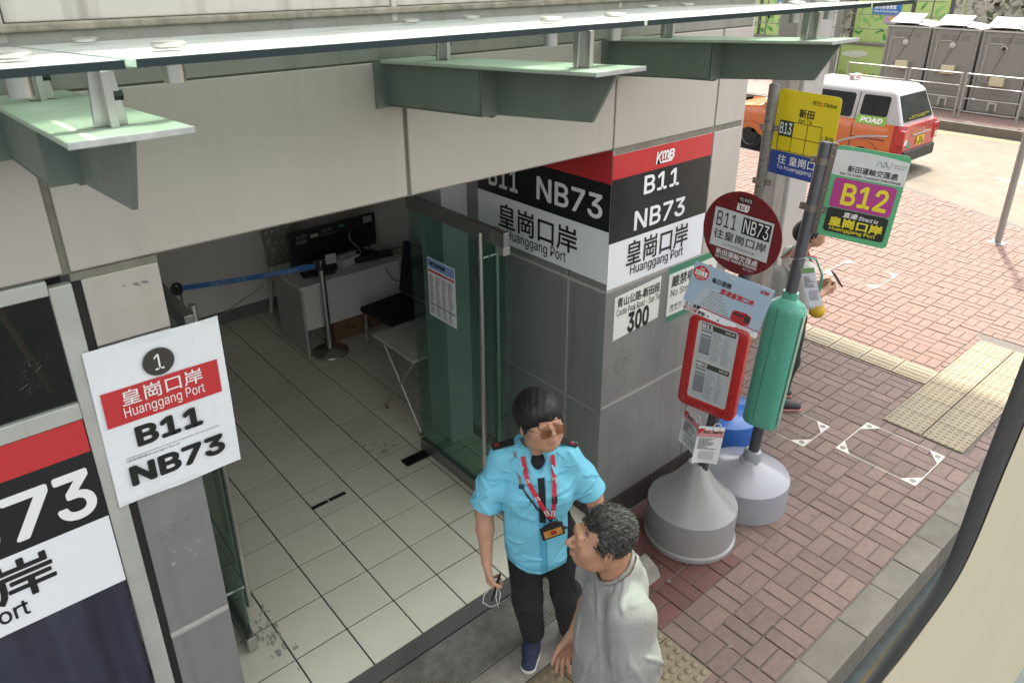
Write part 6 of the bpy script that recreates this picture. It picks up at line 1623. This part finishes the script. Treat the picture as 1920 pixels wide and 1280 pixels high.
# ------------------------------------------------------------------ man in the grey T-shirt
mn = thing('person', 'short haired greying man in a plain grey T-shirt, head turned aside', 'person', (.68, -1.24, PZ), (0, 0, R(-122)))
HM2 = head_matrix((.0, -.062, 1.572), -4, 10, 0)
Hd2 = head_vol(nose=1.0, w=.98, jaw=1.0)
b2 = Vol(); b2.sub(Hd2, HM2, k=.01); b2.cap((.0, -.030, 1.52), (.0, .020, 1.40), .056, .064, k=.03); b2.cap((0, .025, 1.41), (0, .03, 1.36), .066, .075, k=.04)
for s in (-1, 1): b2.cap((s * .045, -.02, 1.50), (s * .018, -.045, 1.40), .012, .010, k=.02)
skin = [extract(b2, .003, lo=(-.12, -.20, 1.37), hi=(.12, .12, 1.70), pad=.01)]
sR, sL = V3(-.195, .01, 1.385), V3(.195, .01, 1.385); eR, eL = V3(-.232, .0, 1.095), V3(.238, .035, 1.09); wR, wL = V3(-.222, -.085, .865), V3(.235, -.045, .86)
for a, b, c, s, h in ((sR, eR, wR, -1, .0034), (sL, eL, wL, 1, .0045)):
    A_ = Vol(); A_.cap(a, b, .036, .041, k=.02); A_.cap(b, b + (c - b) * .35, .041, .040, k=.02); A_.cap(b + (c - b) * .35, c, .040, .028, k=.02)
    hd = (c - b) / np.linalg.norm(c - b)
    hand(A_, c + hd * .012, (-.08 * s, -.30, -1), (s * .95, -.1, -.1), (0, -1, .2), [(.25, .30, .25), (.35, .45, .3), (.55, .65, .4), (.65, .7, .45)], s=1.08, tcurl=(.15, .3, .2))
    skin.append(extract(A_, h))
T2 = Vol(); T2.cap((0, .0, .90), (0, .02, 1.22), .085, .075, k=.04, side=(1, 0, 0), f=1.3)
hR, hL = V3(-.09, 0, .86), V3(.09, 0, .86); kR, kL = V3(-.10, -.02, .47), V3(.10, -.03, .47); fR, fL = V3(-.10, .04, .09), V3(.11, .02, .09)
for a, b, c in ((hR, kR, fR), (hL, kL, fL)): T2.cap(a, b, .075, .055, k=.03); T2.cap(b, c, .052, .036, k=.03)
skin.append(extract(T2, .010))
mbody = sobj('body', join(skin), m_skin2, mn)
face_marks(mbody, HM2, Hd2, m_brow, M('lip_tan', (.30, .13, .10), .5, var=0))
ts_ = Vol(); ts_.cap((0, -.01, .86), (0, -.005, 1.08), .128, .122, k=.05, side=(1, 0, 0), f=1.30); ts_.cap((0, -.005, 1.08), (0, .008, 1.27), .122, .112, k=.05, side=(1, 0, 0), f=1.50)
ts_.cap((-.150, .018, 1.372), (.150, .018, 1.372), .062, k=.05, side=(0, 1, 0), f=1.15); ts_.cap((0, .028, 1.38), (0, .022, 1.425), .088, .078, k=.035)
for a, b in ((sR, eR), (sL, eL)):
    d = b - a; sg_ = np.sign(a[0]); ts_.cap(a - V3(sg_ * .02, 0, .006), a + d * .5, .060, .070, k=.07, side=(0, 1, 0), f=1.12); ts_.cap(a + d * .5, a + d * .98, .070, .080, k=.03, side=(0, 1, 0), f=1.15)
def dirs2(c, r):
    if abs(c[0]) > .17: return (r.gauss(0, .3), r.gauss(0, .4), 1) if r.random() < .5 else (.5 * np.sign(c[0]), r.gauss(0, .6), .7)
    if c[2] > 1.22: return (np.sign(c[0] + .01), r.gauss(0, .3), -.8)
    return (r.gauss(0, .35), r.gauss(0, .3), 1)
creases(ts_, 14, 70, dirs2, (.004, .009), (.14, .36), (.007, .013)); ts_.warp(folds(15, .003, [(.9, .4, .2), (-.5, 1, .2)], 36, False))
ts_raw = Vol(); ts_raw.ops = list(ts_.ops); ts_raw.lo, ts_raw.hi = ts_.lo, ts_.hi
ts_.half((0, 0, .82), (0, 0, -1))
for a, b, s in ((sR, eR, -1), (sL, eL, 1)):
    d = (b - a) / np.linalg.norm(b - a)
    ts_.ops.append((lambda P, a=a, d=d, s=s: np.maximum(-((P - (a + d * .225)) @ d), .155 - s * P[:, 0]), .006, True))
ts_.ell((0, -.010, 1.455), (.074, .086, .075), k=.008, cut=True)
tee = sobj('tshirt', extract(ts_, .0042), m_tee, mn)
nk = []
for t in np.linspace(0, 2 * math.pi, 49):
    ph_ = np.radians(np.linspace(-40, 85, 160)); Q = np.stack([.072 * math.cos(t) * np.cos(ph_), -.010 + .084 * math.sin(t) * np.cos(ph_), 1.455 - .075 * np.sin(ph_)], 1)
    i = int(np.argmax(ts_raw(Q) < 0)); nk.append(tuple(Q[max(i - 3, 0)]))
MB().tube(nk, .0060, 8, flat=1.5).build('neck_rib', M('tee_rib', (.25, .25, .24), .9, var=.1, scale=120), tee, smooth='all')
tr2 = Vol(); tr2.cap((0, 0, .86), (0, 0, .95), .112, .115, k=.04, side=(1, 0, 0), f=1.3)
for a, b, c in ((hR, kR, fR), (hL, kL, fL)): tr2.cap(a, b, .095, .072, k=.035); tr2.cap(b, c, .072, .060, k=.03)
tr2.warp(folds(6, .004, [(.2, .3, 1), (-.3, .2, 1)], 38, False)); tr2.half((0, 0, .06), (0, 0, -1)); tr2.half((0, 0, .97), (0, 0, 1))
sobj('trousers', extract(tr2, .008), M('trousers_dark', (.02, .021, .026), .85, var=.2), mn)
shoe(mn, fR, (-.1, -1, 0), .27); shoe(mn, fL, (.1, -1, 0), .27)
# short greying hair with receding front
hv = Vol(); hv.ell((0, .022, .034), (.0815, .0995, .0925), k=.01)
hv.warp(folds(22, .0032, [(1, .3, 0), (.3, 1, 0), (.7, -.7, .2), (0, 1, 1)], 120))
hv.ell((0, -.135, .000), (.085, .098, .088), k=.012, cut=True); hv.half((0, .045, -.058), (0, -.75, -1)); 
for s in (-1, 1): hv.ell((s * .07, -.075, .05), (.035, .045, .05), k=.012, cut=True); hv.ell((s * .085, .006, -.030), (.034, .034, .036), k=.008, cut=True)
v, f = extract(hv, .0035, lo=(-.10, -.11, -.10), hi=(.10, .14, .14), pad=.005)
Mh = np.array(HM2); v = v @ Mh[:3, :3].T + Mh[:3, 3]
hair2 = sobj('hair', (v, f), m_hairg, mn)
r_ = random.Random(77); rA, rB = [], []
while len(rA) + len(rB) < 4200:
    n = Vector((r_.gauss(0, 1), r_.gauss(0, 1), r_.gauss(0, 1))).normalized(); p = Vector((.0815 * n.x, .022 + .0995 * n.y, .034 + .0925 * n.z))
    d_ = float(hv(np.array([[p.x, p.y, p.z]]))[0])
    if abs(d_) > .006: continue
    fwd = Vector((.35 * math.sin(9 * p.x + 3), .85 if p.z > .09 else .95, -.10 if p.z > .06 else -.55)) ; tan = (fwd - n * fwd.dot(n)).normalized(); tan = (tan + Vector((r_.gauss(0, .45), r_.gauss(0, .35), r_.gauss(0, .3)))).normalized()
    if p.y < -.035: tan = (tan + Vector((0, 0, .5))).normalized()
    L = r_.uniform(.010, .020) * (1.25 if p.z > .08 else .75); path = [HM2 @ (p + tan * L * t + n * (.0008 + (.002 + .004 * (p.z > .07)) * math.sin(2.0 * t) + r_.uniform(-.001, .002))) for t in (0, .33, .66, 1)]
    (rB if r_.random() < .28 else rA).append((None, path))
strands('hair_strands', M('hair_charcoal', (.022, .02, .019), .5, var=.3, scale=200), hair2, rA, .0011); strands('silver_strands', m_hairgl, hair2, rB, .0010)

# ------------------------------------------------------------------ passenger waiting behind the poles
p3 = thing('person', 'waiting passenger in white top and black trousers half hidden by the poles', 'person', (4.26, .06, PZ), (0, 0, R(50)))
HM3 = head_matrix((0, -.05, 1.52), 0, 26, 0); b3 = Vol(); Hd3 = head_vol(); b3.sub(Hd3, HM3, k=.01); b3.cap((0, -.02, 1.46), (0, .02, 1.34), .052, .06, k=.03)
skin = [extract(b3, .005, lo=(-.12, -.2, 1.33), hi=(.12, .12, 1.65), pad=.01)]
for s in (-1, 1):
    A_ = Vol(); a, b, c = V3(s * .175, .01, 1.30), V3(s * .225, -.02, 1.04), V3(s * .07, -.20, 1.06); A_.cap(a, b, .046, .038, k=.02); A_.cap(b, c, .038, .026, k=.02); hand(A_, c, (-s * .3, -1, .15), (s * .9, 0, -.3), (0, -.2, 1), [(.4, .6, .5)] * 4, s=.95); skin.append(extract(A_, .005))
pb = sobj('body', join(skin), m_skin2, p3)
w3 = Vol(); w3.cap((0, 0, .82), (0, 0, 1.18), .115, .11, k=.05, side=(1, 0, 0), f=1.35); w3.cap((-.14, .01, 1.29), (.14, .01, 1.29), .058, k=.05)
for s in (-1, 1): a, b = V3(s * .175, .01, 1.29), V3(s * .225, -.02, 1.06); w3.cap(a, b, .066, .068, k=.03)
w3.warp(folds(33, .005, [(.3, .2, .5), (.9, .4, .15), (.2, .2, 1)], 30, False)); w3.half((0, 0, .80), (0, 0, -1)); w3.ell((0, -.02, 1.39), (.065, .075, .065), k=.01, cut=True)
sobj('white_top', extract(w3, .007), M('cotton_white', (.55, .55, .53), .85, var=.05), p3)
t3_ = Vol(); t3_.cap((0, 0, .84), (0, 0, .92), .108, k=.04, side=(1, 0, 0), f=1.25); l3 = []
for s in (-1, 1): a, b, c = V3(s * .085, 0, .83), V3(s * .09, -.02, .45), V3(s * .09, .03, .09); t3_.cap(a, b, .092, .066, k=.035); t3_.cap(b, c, .066, .048, k=.03); l3.append(c)
t3_.warp(folds(7, .004, [(.2, .3, 1), (-.3, .2, 1)], 38, False)); t3_.half((0, 0, .06), (0, 0, -1)); sobj('trousers', extract(t3_, .007), M('trousers_charcoal', (.016, .016, .015), .85), p3)
_ms, _mw = m_shoe, m_sole
m_shoe = M('trainer_black', (.014, .013, .013), .6); m_sole = M('trainer_sole', (.40, .16, .14), .6)
for c, s in zip(l3, (-1, 1)): shoe(p3, c, (s * .12, -1, 0), .27)
m_shoe, m_sole = _ms, _mw
hv = Vol(); hv.ell((0, .022, .034), (.088, .105, .097), k=.01); hv.ell((0, -.12, -.03), (.075, .085, .075), k=.01, cut=True); hv.half((0, .05, -.06), (0, -.6, -1))
v, f = extract(hv, .006, lo=(-.1, -.12, -.1), hi=(.1, .14, .14), pad=.005); Mh = np.array(HM3); sobj('hair', (v @ Mh[:3, :3].T + Mh[:3, 3], f), m_hairb, p3)
g3 = obj('glasses', None, p3); g3.matrix_local = HM3 @ Matrix.Translation((0, -.003, 0))
for s in (-1, 1):
    MB().tube([(s * .034 + .024 * math.cos(t), -.113, .019 * math.sin(t)) for t in np.linspace(0, 2 * math.pi, 20)], .002, 6).build('rim', m_blk, g3); MB().tube([(s * .058, -.11, .008), (s * .084, .015, .008)], .002, 6).build('temple', m_blk, g3)
bp = thing('backpack', 'grey backpack with turquoise straps and red piping on the waiting passenger', 'backpack', (4.28, .05, PZ), (0, 0, R(50)))
bv = Vol(); bv.cap((0, .155, .95), (0, .155, 1.20), .055, .05, k=.03, side=(1, 0, 0), f=2.0); sobj('pack', extract(bv, .008), M('pack_grey', (.30, .31, .30), .7, var=.1), bp)
for s in (-1, 1):
    MB().tube([(s * .10, .13, 1.28), (s * .105, .04, 1.372), (s * .105, -.06, 1.35), (s * .11, -.125, 1.22), (s * .12, -.12, 1.05), (s * .14, .0, .94)], .020, 8, flat=.35).build('strap', M('pack_teal', (.05, .30, .24), .7, var=.1), bp, smooth='all'); MB().tube([(s * .082, .13, 1.285), (s * .083, .04, 1.378), (s * .083, -.065, 1.355), (s * .088, -.13, 1.22)], .006, 6).build('piping', M('piping_red', (.45, .04, .05), .6), bp, smooth='all')
yb_ = Vol(); yb_.cap((.10, -.16, .98), (.02, -.19, .86), .05, .065, k=.03, side=(1, 0, 0), f=1.2); sobj('waist_pouch', extract(yb_, .007), M('pouch_yellow', (.55, .33, .02), .6, var=.1), None, label='yellow pouch at the waist of the waiting passenger', cat='pouch', loc=(4.28, .05, PZ), rot=(0, 0, R(50)))
p3p = box('case', m_blk, None, -.036, .036, -.075, .075, -.005, .005, bev=.004); p3p.name = 'mobile_phone'; p3p.location = (4.28 + .30 * math.sin(R(50)), .05 - .30 * math.cos(R(50)), PZ + 1.14); p3p.rotation_euler = (R(55), 0, R(50)); tag(p3p, 'dark mobile phone in the hands of the waiting passenger', 'phone')
# ================================================================== THE BUS THE PICTURE IS TAKEN FROM: corner of its window
bw = thing('bus_window_surround', 'cream window surround and black rubber seal at a corner of the bus window', 'bus window', (0, -2.25, 0))
_I = [(.70, 2.86), (.652, 2.683), (.633, 2.62), (.601, 2.514), (.569, 2.405), (.535, 2.243), (.475, 2.174), (.285, 2.140), (.192, 2.129), (.036, 2.105), (-.25, 2.07)]
_O = [(.95, 2.84), (.889, 2.65), (.862, 2.56), (.806, 2.43), (.752, 2.312), (.689, 2.158), (.602, 2.088), (.39, 2.062), (.262, 2.062), (.091, 2.045), (-.22, 2.01)]
def smooth_line(P_, n=6):
    out = []
    for i in range(len(P_) - 1):
        a, b, c, d = [Vector(P_[min(max(k, 0), len(P_) - 1)]) for k in (i - 1, i, i + 1, i + 2)]
        for k in range(n):
            t = k / n; out.append(tuple(.5 * ((2 * b) + (c - a) * t + (2 * a - 5 * b + 4 * c - d) * t * t + (3 * b - 3 * c + d - a) * t ** 3)))
    return out + [tuple(P_[-1])]
si, so_ = smooth_line(_I), smooth_line(_O); n_ = len(si)
def sealpt(i, k):                                        # rounded rubber profile between the two edges
    a = math.pi * k / 8; u = .5 - .5 * math.cos(a); return (si[i][0] * (1 - u) + so_[i][0] * u, .004 - .010 * math.sin(a), si[i][1] * (1 - u) + so_[i][1] * u)
MB().add([sealpt(i, k) for i in range(n_) for k in range(9)], [(i * 9 + k, i * 9 + k + 1, i * 9 + 10 + k, i * 9 + 9 + k) for i in range(n_ - 1) for k in range(8)]).build('rubber_seal', M('rubber_black', (.006, .006, .006), .7, var=.1), bw, smooth='all')
far_ = [(so_[i][0] + 1.6, so_[i][1] - 1.3) for i in range(n_)]
def pan(i, k):
    u = k / 8; x = so_[i][0] * (1 - u) + far_[i][0] * u; z = so_[i][1] * (1 - u) + far_[i][1] * u; return (x, -.002 - .03 * u, z)
b = MB().add([pan(i, k) for i in range(n_) for k in range(9)], [(i * 9 + k, i * 9 + k + 1, i * 9 + 10 + k, i * 9 + 9 + k) for i in range(n_ - 1) for k in range(8)])
o0 = len(b.v); b.add([(x, y + .03, z) for x, y, z in b.v[:o0]], [tuple(q for q in f[::-1]) for f in b.f[:(n_ - 1) * 8]])
b.build('cream_lining', M('cream_lining', (.50, .44, .31), .5, var=.04, scale=3), bw, smooth='all')
